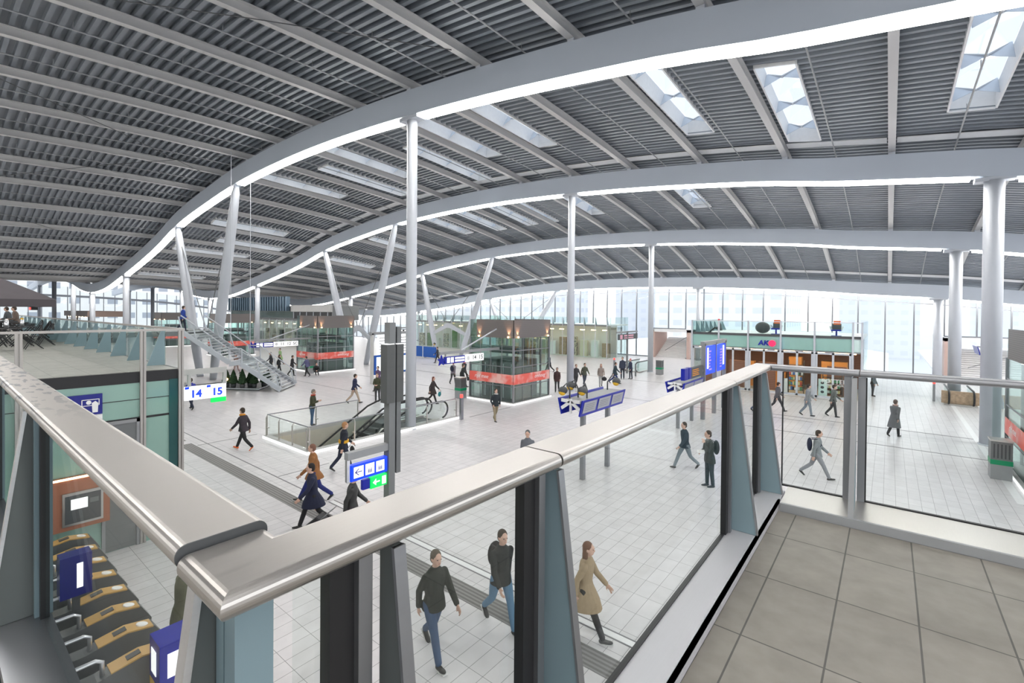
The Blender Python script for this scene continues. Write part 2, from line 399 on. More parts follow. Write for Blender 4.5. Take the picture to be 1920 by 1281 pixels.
# leaning V columns with tie plate
VB = [(-41.5, -44.2), (-41.8, -44.5), (-42.3, -46.9), (-43.2, -46.3)]
for bi, y in enumerate(BEAMS):
    t = thing('leaning_column', 'pair of leaning white struts forming a V under the %s roof beam' % BN[bi], 'column', (-43, y, 0), 'V shaped columns', 'structure')
    tops = (-37.1, -49.8); bs = VB[bi]; ln = []
    for x1, x0 in zip(tops, bs):
        z = zb(x1, y); p0, p1 = Vector((x0, y, 0)), Vector((x1, y, z)); ln.append((p0, p1))
        MB().tube([p0, p0.lerp(p1, .12), p0.lerp(p1, .35), p0.lerp(p1, .6), p0.lerp(p1, .85), p0.lerp(p1, .97), p1], [.24, .31, .36, .36, .32, .26, .16], 20).build('strut', 'white_steel', t, True)
    def at(i, z):
        p0, p1 = ln[i]; return p0.lerp(p1, z/p1.z)
    xm = (bs[0]+bs[1])/2-.05
    R, L = at(0, 2.6), at(1, 2.6)
    zap = 4.0 if bi < 3 else 3.6
    MB().prism([(L.x, y-.09, L.z+.12), (xm-.25, y-.09, zap), (xm+.25, y-.09, zap), (R.x, y-.09, R.z+.12), (R.x, y-.09, R.z-.28), (xm+.3, y-.09, zap-.62), (xm-.3, y-.09, zap-.62), (L.x, y-.09, L.z-.28)], (0, .18, 0)).build('tie_plate', 'white_steel', t)
    for i, sx in ((0, .12), (1, -.12)):
        MB().tube([(xm+sx, y, zap-.05), at(i, ln[i][1].z*.93)], .035, 6).build('tie_rod', 'mid_grey', t)
# purlins
PS = 4.35
PK = range(-2, 31)
YP = rng(-20, 58.5, 2.25)
def sweep_y(mb, x, ys, prof, off):
    o = len(mb.v); k = len(ys); n = len(prof)
    for y in ys:
        z = zb(x, y)+off
        mb.v += [(x+px, y, z+pz) for px, pz in prof]
    for i in range(k-1):
        for j in range(n):
            a, b = o+i*n+j, o+i*n+(j+1) % n
            mb.f.append((a, b, b+n, a+n)); mb.m.append(0)
    mb.f.append(tuple(o+j for j in reversed(range(n)))); mb.m.append(0)
    mb.f.append(tuple(o+(k-1)*n+j for j in range(n))); mb.m.append(0)
IBM = [(-.135, 0), (.135, 0), (.135, .03), (.03, .05), (.03, .33), (.135, .35), (.135, .38), (-.135, .38), (-.135, .35), (-.03, .33), (-.03, .05), (-.135, .03)]
for k in PK:
    x = -PS*k
    mb = MB(); sweep_y(mb, x, YP, IBM, 1.27)
    p = mb.build('roof_purlin', 'purlin', loc=(x, 0, 0)); tag(p, 'pale steel I beam running front to back under the ribbed roof deck', 'beam', 'secondary roof beams', 'structure')
    br = MB()
    for y in BEAMS: br.box(x-.13, x+.13, y-.24, y+.24, zb(x, y)+1.13, zb(x, y)+1.28)
    br.build('bracket', 'white_steel', p)
    if k < 24:
        mb = MB(); xm = x-PS/2
        if xm < 9:
            mb.tube([(xm, y, zb(xm, y)+1.38) for y in YP], .03, 6)
            for y in rng(-7, 56, 3.5): mb.tube([(xm, y, zb(xm, y)+1.38), (xm, y, zb(xm, y)+1.69)], .012, 4)
            tag(mb.build('sprinkler_pipe', 'pipe', loc=(xm, 0, 0)), 'thin sprinkler pipe hung midway between two roof beams', 'pipe', 'sprinkler pipes under the roof', 'structure')
for i, (k0, k1, ya, yb) in enumerate(((3, 5, 12.5, 1.5), (7, 9, 1.5, 12.5), (8, 11, 13, 2), (12, 14, 2, 12.5), (15, 18, 13, 3))):
    xa, xc = -PS*k0, -PS*k1
    tag(MB().tube([(xa, ya, zb(xa, ya)+1.25), ((xa+xc)/2, (ya+yb)/2, zb((xa+xc)/2, (ya+yb)/2)+1.2), (xc, yb, zb(xc, yb)+1.25)], .018, 6).build('bracing_cable', 'dark_grey'), 'thin dark bracing cable crossing under the left roof bays', 'cable', 'roof bracing cables', 'structure')
# skylight rectangles: (k, y0, y1, dx)
SKY = [(0, 17.6, 25.6, 1.8), (1, 19.6, 27.6, .4), (2, 17.2, 25.6, .4), (4, 16.8, 24.4, .4), (5, 16.8, 24.4, .4), (6, 20.4, 28.0, .85), (7, 16.8, 24.4, .4), (8, 19.2, 27.2, .9), (9, 16.8, 24.0, .4),
       (12, 18.0, 25.2, .4), (13, 20.0, 26.8, .4), (14, 17.2, 24.8, .4), (16, 19.2, 26.4, .4), (17, 17.2, 24.4, .4),
       (3, 33.2, 39.2, .9), (5, 33.2, 39.2, .4), (6, 33.2, 40.0, -.7), (7, 33.2, 40.0, 1.3), (8, 33.2, 40.0, 1.5), (9, 33.2, 39.2, 1.7), (11, 33.2, 39.6, .4), (13, 33.2, 39.6, .4)]
SR = [(-PS*k+dx*.95, -PS*k+dx*.95+1.28, y0*.975, y1*.975) for k, y0, y1, dx in SKY]
xb = set()
for k in PK:
    for f in (0, PS/2): xb.add(round(-PS*k+f, 3))
for a, b, _, _ in SR: xb.add(round(a, 3)); xb.add(round(b, 3))
xb = sorted(xb); xb = [xb[0]]+[xb[i] for i in range(1, len(xb)) if xb[i]-xb[i-1] > .02]
PIT = .4
prof = [(0, 0), (.15, 0), (.185, .17), (.365, .17)]
y0 = -20; ny = int((58.4-y0)/PIT)
mb = MB(); rows = []
for i in range(ny):
    for dy, dz in prof: rows.append((y0+i*PIT+dy, dz))
rows.append((y0+ny*PIT, 0))
nr = len(rows)
for x in xb:
    px = P_(x)
    for y, dz in rows: mb.v.append((x, y, px*S_(y)+1.67+dz))
for i in range(len(xb)-1):
    xm = (xb[i]+xb[i+1])/2
    holes = [(c, d) for a, b, c, d in SR if a < xm < b]
    for j in range(nr-1):
        ym = (rows[j][0]+rows[j+1][0])/2
        if any(c < ym < d for c, d in holes): continue
        a = i*nr+j
        mb.f.append((a, a+1, a+nr+1, a+nr)); mb.m.append(0)
tag(mb.build('ceiling', 'deck'), 'ribbed dark grey steel roof deck', 'ceiling', None, 'structure')
# outer roof skin (weather layer above the deck, so that daylight enters only through the skylights)
mb = MB(); ys = [-20]+rng(-18, 58, 1.0)
for c, d in [(s[2], s[3]) for s in SR]: ys += [c, d]
ys = sorted(set(round(v, 2) for v in ys)); ny2 = len(ys)
for x in xb:
    for y in ys: mb.v.append((x, y, P_(x)*S_(y)+2.25))
for i in range(len(xb)-1):
    xm = (xb[i]+xb[i+1])/2; holes = [(c, d) for a, b, c, d in SR if a < xm < b]
    for j in range(ny2-1):
        ym = (ys[j]+ys[j+1])/2
        if any(c < ym < d for c, d in holes): continue
        a = i*ny2+j; mb.f.append((a, a+ny2, a+ny2+1, a+1)); mb.m.append(0)
tag(mb.build('roof', 'panel_white'), 'outer roof skin above the ribbed deck', 'roof', None, 'structure')
# white panels next to beams
for y, w in ((27.25, .6), (55.1, .6)):
    for k in PK:
        if k > 18: break
        x1, x0 = -PS*k-.18, -PS*(k+1)+.18
        if x1 > 9.5: continue
        q = MB(); a = [(x0, y), (x1, y), (x1, y+w), (x0, y+w)]
        q.prism([(px, py, zb(px, py)+1.6) for px, py in a], (0, 0, .04))
        tag(q.build('ceiling_panel', 'panel_white'), 'flat white strip panel in the roof deck beside the %s beam' % ('second' if y < 40 else 'farthest'), 'panel', 'white ceiling panels by the %s beam' % ('second' if y < 40 else 'farthest'), 'structure')
# skylights
for n, (a, b, c, d) in enumerate(SR):
    zz = lambda x, y: zb(x, y)+1.6
    t = thing('window_%d' % (n+1), 'long narrow roof skylight with folded glazing bars', 'skylight', ((a+b)/2, (c+d)/2, zz((a+b)/2, (c+d)/2)), 'roof skylights', 'structure')
    fr = MB()
    for (xa, ya, xc, yc) in ((a, c, a, d), (b, c, b, d), (a, c, b, c), (a, d, b, d)):
        p = [(xa, ya, zz(xa, ya)), (xc, yc, zz(xc, yc)), (xc, yc, zz(xc, yc)+.8), (xa, ya, zz(xa, ya)+.8)]
        off = (-.06, 0, 0) if xa == xc == a else (.06, 0, 0) if xa == xc else (0, -.06, 0) if ya == c else (0, .06, 0)
        fr.prism(p, off)
    fr.build('frame', 'panel_white', t)
    MB().prism([(a, c, zz(a, c)+.8), (b, c, zz(b, c)+.8), (b, d, zz(b, d)+.8), (a, d, zz(a, d)+.8)], (0, 0, .02)).build('pane', 'sky_glass', t)
    nb = 3
    for i in range(nb):
        y = c+(d-c)*(i+.75)/nb; xm = (a+b)/2; z0 = zz(xm, y)
        v = MB()
        v.prism([(a+.05, y, z0+.72), (xm, y-.5, z0+.30), (xm, y-.36, z0+.30), (a+.05, y+.14, z0+.72)], (0, 0, .05))
        v.prism([(xm, y-.5, z0+.30), (b-.05, y, z0+.72), (b-.05, y+.14, z0+.72), (xm, y-.36, z0+.30)], (0, 0, .05))
        v.prism([(a+.02, y, z0+.74), (xm, y-.42, z0+.32), (a+.02, y-.5, z0+.05)], (.02, 0, .02), 1)
        v.prism([(b-.02, y, z0+.74), (xm, y-.42, z0+.32), (b-.02, y-.5, z0+.05)], (-.02, 0, .02), 1)
        v.build('glazing_bar', ['white_steel', 'beam_paint'], t)
# ---------------------------------------------------------------- floor, shell, outside
def floor_obj():
    mb = MB(); holes = [(-20.6, -17.4, 9.3, 16.2)]
    xs = sorted({-152, -20.6, -17.4, 16.}); ys = sorted({-20., 9.3, 16.2, 58.})
    for i in range(len(xs)-1):
        for j in range(len(ys)-1):
            if (xs[i], xs[i+1], ys[j], ys[j+1]) in [(-20.6, -17.4, 9.3, 16.2)]: continue
            mb.quad((xs[i], ys[j], 0), (xs[i+1], ys[j], 0), (xs[i+1], ys[j+1], 0), (xs[i], ys[j+1], 0))
    return mb.build('floor', 'floor')
tag(floor_obj(), 'pale grey tiled concourse floor', 'floor', None, 'structure')
def strip(name, x0, x1, y0, y1, m, z=.004, label=None, cat='marking'):
    tag(MB().box(x0, x1, y0, y1, .0005, z).build(name, m), label or 'thin dark joint line across the pale floor', cat, None if label else 'dark floor joints', 'structure')
for i, (a, b) in enumerate([(-24.5, -22.9), (-22.3, -2.0)]):
    strip('trim_%d' % (i+1), a, b, 6.40, 6.84, 'tactile', .006, 'dark ribbed tactile guide strip across the floor, %s' % ['short far piece', 'long main run'][i], 'guide strip')
strip('trim_3', -24.6, -23.2, 5.55, 5.8, 'tactile', .006, 'short dark ribbed guide strip by the glass shop corner', 'guide strip')
strip('trim_4', -12.5, 4, 7.27, 7.40, 'joint_light', .005, 'pale metal channel line across the floor', 'floor channel')
strip('trim_5', -12.5, 4, 7.235, 7.265, 'joint', .005); strip('trim_6', -12.5, 4, 7.405, 7.435, 'joint', .005)
strip('trim_7', 3.0, 3.2, 20, 42.2, 'joint_light', .005, 'pale metal channel line running back along the right columns', 'floor channel')
for n, (x0, x1, ya, yb) in enumerate([(-6, 3, 29.15, 29.25), (-6, 3.2, 25.25, 25.33), (-17.06, -17., 17.8, 21.2), (-36, -21, 23.2, 23.28), (-17, -3, 28.3, 28.36), (-40, -21, 28.6, 28.7), (-38.7, -21, 18.2, 18.25),
                                    (-21.8, -21.75, 6.9, 9.2), (-27, -12.6, 7.23, 7.27), (-15.7, -15.66, 7.3, 9.1), (-38, -22, 32.4, 32.5), (-35.5, -3, 36.4, 36.5)]):
    strip('trim_%d' % (n+8), x0, x1, ya, yb, 'joint')
# far facade (window_101) along Y = 57.6
YF = 57.6
t = thing('window_101', 'tall glass curtain wall along the far side of the concourse', 'window', (-10, YF, 0), None, 'structure')
gl = MB(); mu = MB()
XM = [-.3+2.1*i for i in range(7)]+[-.3-2.1*i for i in range(1, 44)]
XM.sort()
PORT = [(-23.3, -18.6), (3.9, 12.3)]
def inport(x): return any(a-.01 <= x <= b+.01 for a, b in PORT)
for i, x in enumerate(XM):
    zt_ = zb(x, YF)+.9
    mu.box(x-.055, x+.055, YF-.09, YF+.09, 3.6 if inport(x) and x not in () else 0, zt_)
for i in range(len(XM)-1):
    a, b = XM[i], XM[i+1]; z0 = 3.6 if inport((a+b)/2) else 0
    gl.prism([(a, YF-.01, z0), (b, YF-.01, z0), (b, YF-.01, zb(b, YF)+.9), (a, YF-.01, zb(a, YF)+.9)], (0, .02, 0))
    mu.prism([(a, YF-.05, zb(a, YF)-.32), (b, YF-.05, zb(b, YF)-.32), (b, YF-.05, zb(b, YF)-.24), (a, YF-.05, zb(a, YF)-.24)], (0, .1, 0))
    mu.box(a, b, YF-.06, YF+.06, 0, .12) if z0 == 0 else mu.box(a, b, YF-.06, YF+.06, 3.55, 3.68)
gl.build('pane', 'facade_glass', t); mu.build('frame', 'mullion', t)
# stair portals through the facade
for n, (a, b) in enumerate(PORT):
    p = thing('stair_portal', ['stair portal with salmon side walls seen left of the bookshop', 'wide stair portal with salmon side walls seen behind the right columns'][n], 'portal', (a, YF, 0), None, 'structure')
    MB().box(a, a+.35, YF-.4, YF+4, 0, 3.5).box(b-.35, b, YF-.4, YF+4, 0, 3.5).build('side_wall', 'salmon', p)
    MB().box(a, b, YF-.4, YF+4, 3.2, 3.55).build('lintel', 'panel_white', p)
    s = MB()
    for i in range(14): s.box(a+.35, b-.35, YF+.2+i*.32, YF+9, i*.17, (i+1)*.17-.02)
    s.build('steps', 'white', p)
    l = MB()
    for i in range(3): l.box(a+.6, b-.6, YF+.4+i, YF+.55+i, 3.16, 3.2)
    l.build('lamp_strip', 'white_lit', p)
    MB().bar((a+1.6, YF, .9), (b-.8, YF+4, 3.1), .06, .06).build('handrail', 'grey', p)
# left end glazing
XE = -150
t = thing('window_102', 'glass end wall of the concourse beyond the roof dip', 'window', (XE, 20, 0), None, 'structure')
gl = MB(); mu = MB(); ys = rng(-20, 57.6, 2.15)
for i, y in enumerate(ys):
    mu.box(XE-.08, XE+.08, y-.07, y+.07, 0, zb(XE, y)+1.9)
    if i:
        a, b = ys[i-1], y
        gl.prism([(XE, a, 0), (XE, b, 0), (XE, b, zb(XE, b)+1.9), (XE, a, zb(XE, a)+1.9)], (.02, 0, 0))
        mu.prism([(XE, a, zb(XE, a)-.5), (XE, b, zb(XE, b)-.5), (XE, b, zb(XE, b)+.0), (XE, a, zb(XE, a)+.0)], (.1, 0, 0))
gl.build('pane', 'facade_glass', t); mu.build('frame', 'mullion', t)
# unseen wall closing the hall behind the terrace, added to block sky light
tag(MB().box(-152, 16, -20.4, -20.1, 0, 15.5).build('wall_back_skyblock', 'panel_white'), 'pale unseen back wall behind the viewing terrace, added to block sky light', 'wall', None, 'structure')
# outside ground and buildings
tag(MB().box(-420, 320, -300, 480, -9.2, -9).build('ground', mat('ground_out', (.62, .63, .65), .8)), 'pale ground outside the station', 'ground', None, 'structure')
def building(x0, x1, y0, y1, h, label, wall, win, cw=3., fl=3.4, ww=1.9, wh=1.5, z0=-9):
    t = thing('office_building', label, 'building', ((x0+x1)/2, (y0+y1)/2, z0), 'buildings outside the glass')
    MB().box(x0, x1, y0, y1, z0, h).build('wall', facade_pattern('far_facade', wall, win, cw, fl, ww, wh), t)
    MB().box(x0-.2, x1+.2, y0-.2, y1+.2, h, h+.5).build('roof', 'panel_white', t)
    MB().box((x0+x1)/2-4, (x0+x1)/2+4, (y0+y1)/2-4, (y0+y1)/2+4, h+.5, h+3).build('plant_room', 'panel_white', t)
    return t
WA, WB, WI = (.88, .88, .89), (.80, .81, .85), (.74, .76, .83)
building(-52, -20, 130, 160, 46, 'pale tower block outside, behind the middle columns', WA, WI, 4., 3.4, 2.4)
building(-130, -85, 118, 150, 34, 'pale office slab outside, behind the leaning columns', WA, WI, 3.2)
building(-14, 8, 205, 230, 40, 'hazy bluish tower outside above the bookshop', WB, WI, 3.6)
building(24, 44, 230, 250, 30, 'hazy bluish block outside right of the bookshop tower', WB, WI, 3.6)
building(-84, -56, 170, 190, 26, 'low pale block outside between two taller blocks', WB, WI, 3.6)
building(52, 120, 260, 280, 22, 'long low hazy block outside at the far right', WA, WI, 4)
building(-196, -182, -60, 64, 13.5, 'long white building with rows of small windows beyond the left end glazing', (.86, .85, .83), (.40, .43, .49), 4.2, 4.2, 2.4, 1.7)
# platform canopies seen through the facade
for i, (x0, x1, y0, z) in enumerate([(-16, 0, 66, -1.2), (4, 40, 70, -.6), (-60, -28, 68, -1.5)]):
    c = thing('platform_canopy', 'white platform canopy outside, %s' % ['behind the bookshop', 'behind the right columns', 'behind the glass shop'][i], 'canopy', (x0, y0, -9), 'platform canopies')
    MB().prism([(x0, y0, z), ((x0+x1)/2, y0, z+1.2), (x1, y0, z), (x1, y0, z-.25), (x0, y0, z-.25)], (0, 40, 0)).build('roof', 'white', c)
    for q in range(4): MB().tube([((x0+x1)/2, y0+4+q*10, -9), ((x0+x1)/2, y0+4+q*10, z)], .25, 10).build('post', 'white_steel', c)
# ---------------------------------------------------------------- our terrace
ZT = 4.05
mb = MB()
ph = lambda a, b, c, d: mb.box(a, b, c, d, ZT-.03, ZT)
mb.box(-.62, 6, -7, 3.93, ZT-.06, ZT); mb.box(-13.5, -.62, -7, .16, ZT-.06, ZT)
tag(mb.build('floor_terrace', 'terrace'), 'grey beige tiled floor of the viewing terrace in the foreground', 'floor', None, 'structure')
tag(MB().box(-.80, 6, -7, 4.30, ZT-.55, ZT-.065).box(-13.5, -.80, -7, .36, ZT-.55, ZT-.065).build('slab_terrace', 'mid_grey'), 'concrete slab under the viewing terrace', 'slab', None, 'structure')
def rail_profile(w, h=.04, r=.0185, n=6):
    pts = []
    for cxx, cz, a0 in ((w/2-r, -r, 0), (-w/2+r, -r, 90), (-w/2+r, -h+r, 180), (w/2-r, -h+r, 270)):
        for i in range(n+1):
            a = radians(a0+90*i/n); pts.append((cxx+r*cos(a), cz+r*sin(a)))
    return pts
def rail_seg(p, q, w, m='steel', parent=None, miter=(0, 0), h=.04):
    """rounded flat handrail from p to q (top centre line); miter = extra run of the left side at either end"""
    p, q = Vector(p), Vector(q); d = (q-p).normalized(); s = Vector((d.y, -d.x, 0)); pr = rail_profile(w, h)
    mb = MB(); n = len(pr)
    for e, (c, mt) in enumerate(((p, miter[0]), (q, miter[1]))):
        for a, z in pr:
            mb.v.append(tuple(c+s*a+Vector((0, 0, z))+d*mt*(a/(w/2))))
    for j in range(n):
        a, b = j, (j+1) % n
        mb.f.append((a, b, b+n, a+n)); mb.m.append(0)
    mb.f.append(tuple(reversed(range(n)))); mb.m.append(0); mb.f.append(tuple(range(n, 2*n))); mb.m.append(0)
    return mb.build('handrail', m, parent)
ZR = 5.09
GX, GYC, GYA = -.80, 4.30, .335
# middle railing (B)
b = thing('railing', 'steel and glass railing from the near corner back to the far terrace corner', 'railing', (GX, 2, ZT), 'terrace railings in the foreground')
rail_seg((-.803, .333, ZR), (-.803, 1.145, ZR), .148, 'steel', b, (-.074, 0))
rail_seg((-.803, 1.153, ZR), (-.803, 3.12, ZR), .148, 'steel', b)
rail_seg((-.803, 3.126, ZR), (-.803, 4.30, ZR), .148, 'steel', b, (0, -.074))
MB().box(-.80, -.62, .36, 4.22, 4.095, 4.115).box(-.635, -.62, .30, 4.0, 4.055, 4.115).build('sill', 'sill', b)
def fin_x(y, parent, mname='fin_paint', zt=5.04, zbm=4.117):
    mb = MB(); mb.prism([(GX+.012, y-.012, zbm), (-.625, y-.012, zbm), (-.745, y-.012, zt), (GX+.012, y-.012, zt)], (0, .024, 0))
    o = mb.build('post', [mname], parent)
    MB().prism([(-.630, y-.014, zbm), (-.622, y-.014, zbm), (-.741, y-.014, zt), (-.749, y-.014, zt)], (0, .028, 0)).build('fin_edge', 'steel_dark', o)
    MB().box(GX-.02, GX+.035, y-.075, y-.045, zbm, zt).build('mullion', 'steel_dark', o)
    MB().box(GX-.012, GX+.02, y-.125, y-.075, zbm, zt).build('gasket', 'black', o)
    return o
for y in (.58, 1.16, 3.25, 4.12): fin_x(y, b, 'fin_paint' if y > 1 else 'fin_dark')
for y0, y1 in ((.40, .46), (.585, 1.04), (1.165, 3.13), (3.255, 4.0), (4.13, 4.24)):
    MB().box(GX-.006, GX+.006, y0, y1, 4.118, 5.04).build('glass_panel', 'rail_glass', b)
MB().box(GX-.01, GX+.012, .36, 4.24, 4.114, 4.122).build('gasket', 'black', b)
# right railing (C)
c = thing('railing', 'steel and glass railing along the far terrace edge, running off to the right', 'railing', (2, GYC, ZT), 'terrace railings in the foreground')
rail_seg((-.803, 4.30, ZR), (-.165, 4.30, ZR), .16, 'steel_dark', c, (.08, 0))
rail_seg((-.158, 4.30, ZR), (2.6, 4.30, ZR), .16, 'steel_dark', c)
rail_seg((2.606, 4.30, ZR), (6, 4.30, ZR), .16, 'steel_dark', c)
MB().prism([(-.61, 4.28, 4.135), (6, 4.28, 4.135), (6, 3.97, 4.105), (-.61, 3.97, 4.105)], (0, 0, -.02)).build('sill', 'steel', c)
MB().box(-.61, 6, 3.94, 3.965, 4.05, 4.108).build('kick_plate', 'grey', c)
for x in (-.19, 2.6, 5.2):
    o = MB().prism([(x-.013, GYC-.012, 4.137), (x-.013, 3.96, 4.09), (x-.013, GYC-.055, 5.04), (x-.013, GYC-.012, 5.04)], (.026, 0, 0)).build('post', 'fin_paint', c)
    MB().prism([(x-.016, 3.945, 4.052), (x-.016, 3.965, 4.052), (x-.016, GYC-.045, 5.04), (x-.016, GYC-.06, 5.04)], (.032, 0, 0)).build('fin_edge', 'grey', o)
    MB().box(x-.065, x-.02, GYC-.03, GYC+.03, 4.13, 5.04).box(x+.02, x+.065, GYC-.03, GYC+.03, 4.13, 5.04).build('mullion', 'steel_dark', o)
for x0, x1 in ((-.66, -.255), (-.125, 2.53), (2.67, 5.1)):
    g = MB().box(x0, x1, GYC-.006, GYC+.006, 4.14, 5.04).build('glass_panel', 'rail_glass', c)
    MB().box(x0, x1, GYC-.012, GYC+.012, 4.13, 4.142).box(x0, x0+.008, GYC-.01, GYC+.01, 4.14, 5.04).build('gasket', 'black', g)
MB().box(-.82, -.78, 4.24, 4.32, 4.10, 5.04).build('post', 'steel_dark', c)
# left railing (A)
a = thing('railing', 'steel and glass railing running left from the near corner, with a scratched handrail', 'railing', (-4, GYA, ZT), 'terrace railings in the foreground')
rail_seg((-.922, .333, ZR+.014), (-7.2, .333, ZR+.014), .15, 'steel_scuffed', a)
rail_seg((-.919, .333, ZR+.014), (-.922, .333, ZR+.014), .149, 'dark_grey', a)
rail_seg((-7.21, .333, ZR+.014), (-13.4, .333, ZR+.014), .15, 'steel', a)
rail_seg((-.912, .333, ZR), (-.803, .333, ZR), .148, 'steel', a, (0, .074))
MB().box(-13.4, -.80, .18, .36, 4.07, 4.11).build('sill', 'steel_dark', a)
def fin_y(x, parent, mname='fin_dark'):
    o = MB().prism([(x-.013, GYA-.012, 4.112), (x-.013, .165, 4.112), (x-.013, GYA-.055, 5.04), (x-.013, GYA-.012, 5.04)], (.026, 0, 0)).build('post', mname, parent)
    MB().prism([(x-.017, .158, 4.10), (x-.017, .170, 4.10), (x-.017, GYA-.048, 5.04), (x-.017, GYA-.06, 5.04)], (.034, 0, 0)).build('fin_edge', 'steel_light', o)
    MB().box(x+.02, x+.05, GYA-.03, GYA+.03, 4.11, 5.04).build('mullion', 'fin_paint', o)
    MB().box(x+.05, x+.085, GYA-.015, GYA+.015, 4.11, 5.04).build('gasket', 'black', o)
FA = [-.895, -3.02, -5.08, -7.14, -9.2, -11.26]
for x in FA: fin_y(x, a)
for i, x in enumerate(FA[1:]):
    MB().box(x+.09, FA[i]-.03, GYA-.006, GYA+.006, 4.112, 5.04).build('glass_panel', 'rail_glass', a)
MB().box(-.84, -.80, GYA-.03, GYA+.03, 4.11, 5.04).build('post', 'fin_paint', a)
# ---------------------------------------------------------------- glass shop under the left terrace
XS = -13.65
s = thing('glass_shop', 'mint green glass shop block with a terrace on its roof, left of the concourse', 'shop', (-30, 0, 0))
MB().box(-47, XS-.03, -9, 3.98, 0, 3.78).build('glass_wall', 'mint', s)
MB().box(-47, XS-.02, -9, 3.99, 3.78, ZT-.02).build('slab_edge', 'black', s)
MB().box(-47, XS-.1, -9, 3.9, ZT-.02, ZT-.012).build('deck_floor', 'terrace_left_lit', s)
jl = MB().box(XS-.03, XS-.02, .4, 3.98, 3.385, 3.40).box(XS-.03, XS-.02, 2.5, 3.98, 2.93, 2.98); jl.build('joint_line', 'black', s)
for y in (1.18, 3.2, 3.96):
    MB().box(XS-.03, XS+.045, y-.055, y-.012, 0, 5.0).box(XS-.03, XS+.045, y+.012, y+.055, 0, 5.0).box(XS-.03, XS+.01, y-.012, y+.012, 0, 5.0).build('post', ['steel_mid'], s)
MB().box(XS-.02, XS+.0, 3.72, 3.90, 0, 3.8).build('corner_strip', mat('dark_teal', (.02, .09, .09), .15), s)
MB().box(XS-.06, XS+.06, .36, 4.03, 4.98, 5.03).box(-47, XS, 3.94, 4.03, 4.98, 5.03).build('handrail', 'steel_mid', s)
gp = MB()
for y0, y1 in ((.45, 1.12), (1.25, 3.13), (3.27, 3.9)): gp.box(XS-.008, XS+.004, y0, y1, ZT, 4.98)
gp.build('glass_panel', 'rail_glass', s)
for i in range(16):
    x = XS-1.9*(i+.6)
    o = MB().prism([(x-.02, 3.93, ZT), (x-.02, 3.55, ZT), (x-.02, 3.86, 4.97), (x-.02, 3.93, 4.97)], (.04, 0, 0)).build('post', 'fin_paint', s)
    MB().box(x-1.85, x-.05, 3.955, 3.967, ZT, 4.98).build('glass_panel', 'green_glass', o)
d = MB().box(XS-.02, XS+.0, 2.52, 3.12, .02, 2.90).build('door', 'mid_grey', s)
MB().box(XS-.02, XS+.03, 2.46, 2.52, 0, 2.95).box(XS-.02, XS+.03, 3.08, 3.14, 0, 2.95).box(XS-.02, XS+.03, 2.46, 3.14, 2.88, 2.95).build('door_frame', 'grey', d)
MB().tube([(XS+.05, 3.0, .8), (XS+.05, 3.0, 2.2)], .014, 8).build('door_handle', 'steel_light', d)
sg = thing('bank_sign', 'dark blue ATM sign with a hand holding a banknote on the mint glass wall', 'sign', (XS, 2, 3.4))
MB().box(XS-.02, XS+.03, 1.45, 2.47, 3.17, 3.62).build('panel', mat('navy_sign', (.005, .01, .22), .35), sg)
MB().box(XS-.02, XS+.028, 1.45, 2.47, 3.0, 3.165).build('lower_panel', 'white', sg)
MB().box(XS+.028, XS+.033, 2.17, 2.27, 3.05, 3.13).build('logo', 'orange', sg)
text_mesh('ATM', .15, 'white', sg, (XS+.031, 1.87, 3.36), (0, 1, 0), (0, 0, 1), .003, 'lettering', bold=.004)
text_mesh('Geld opnemen', .13, 'white', sg, (XS+.031, 1.68, 3.23), (0, 1, 0), (0, 0, 1), .003, 'lettering', bold=.004)
ic = MB()
X = XS+.033
for y0, y1, z0, z1 in ((2.12, 2.42, 3.50, 3.515), (2.12, 2.42, 3.37, 3.385), (2.12, 2.135, 3.37, 3.515), (2.405, 2.42, 3.37, 3.515)): ic.box(X-.004, X, y0, y1, z0, z1)
ic.prism([(X-.004, 2.30, 3.22), (X-.004, 2.39, 3.22), (X-.004, 2.40, 3.42), (X-.004, 2.35, 3.47), (X-.004, 2.29, 3.43)], (.006, 0, 0))
ic.prism([(X-.004, 2.24+.045*cos(k*pi/6), 3.445+.045*sin(k*pi/6)) for k in range(12)], (.005, 0, 0))
ic.build('pictogram', 'white', sg)
tm = thing('ticket_machine', 'orange framed wall machine with a glowing screen, low on the mint glass wall', 'ticket machine', (XS, 2, .8))
MB().box(XS-.02, XS+.12, 1.4, 2.58, .78, 1.9).build('surround', mat('terracotta', (.40, .15, .08), .5), tm)
MB().box(XS+.10, XS+.16, 1.80, 2.46, .88, 1.58).build('bezel', 'steel', tm)
MB().box(XS+.15, XS+.17, 1.84, 2.42, .93, 1.52).build('front_panel', 'dark_grey', tm)
MB().box(XS+.165, XS+.18, 1.93, 2.2, 1.22, 1.44).build('screen', 'white_lit', tm)
MB().box(XS+.165, XS+.18, 2.24, 2.38, 1.30, 1.40).build('keypad', 'mid_grey', tm)
MB().box(XS+.115, XS+.13, 1.4, 2.58, 1.86, 1.9).build('light_bar', 'warm_lamp', tm)
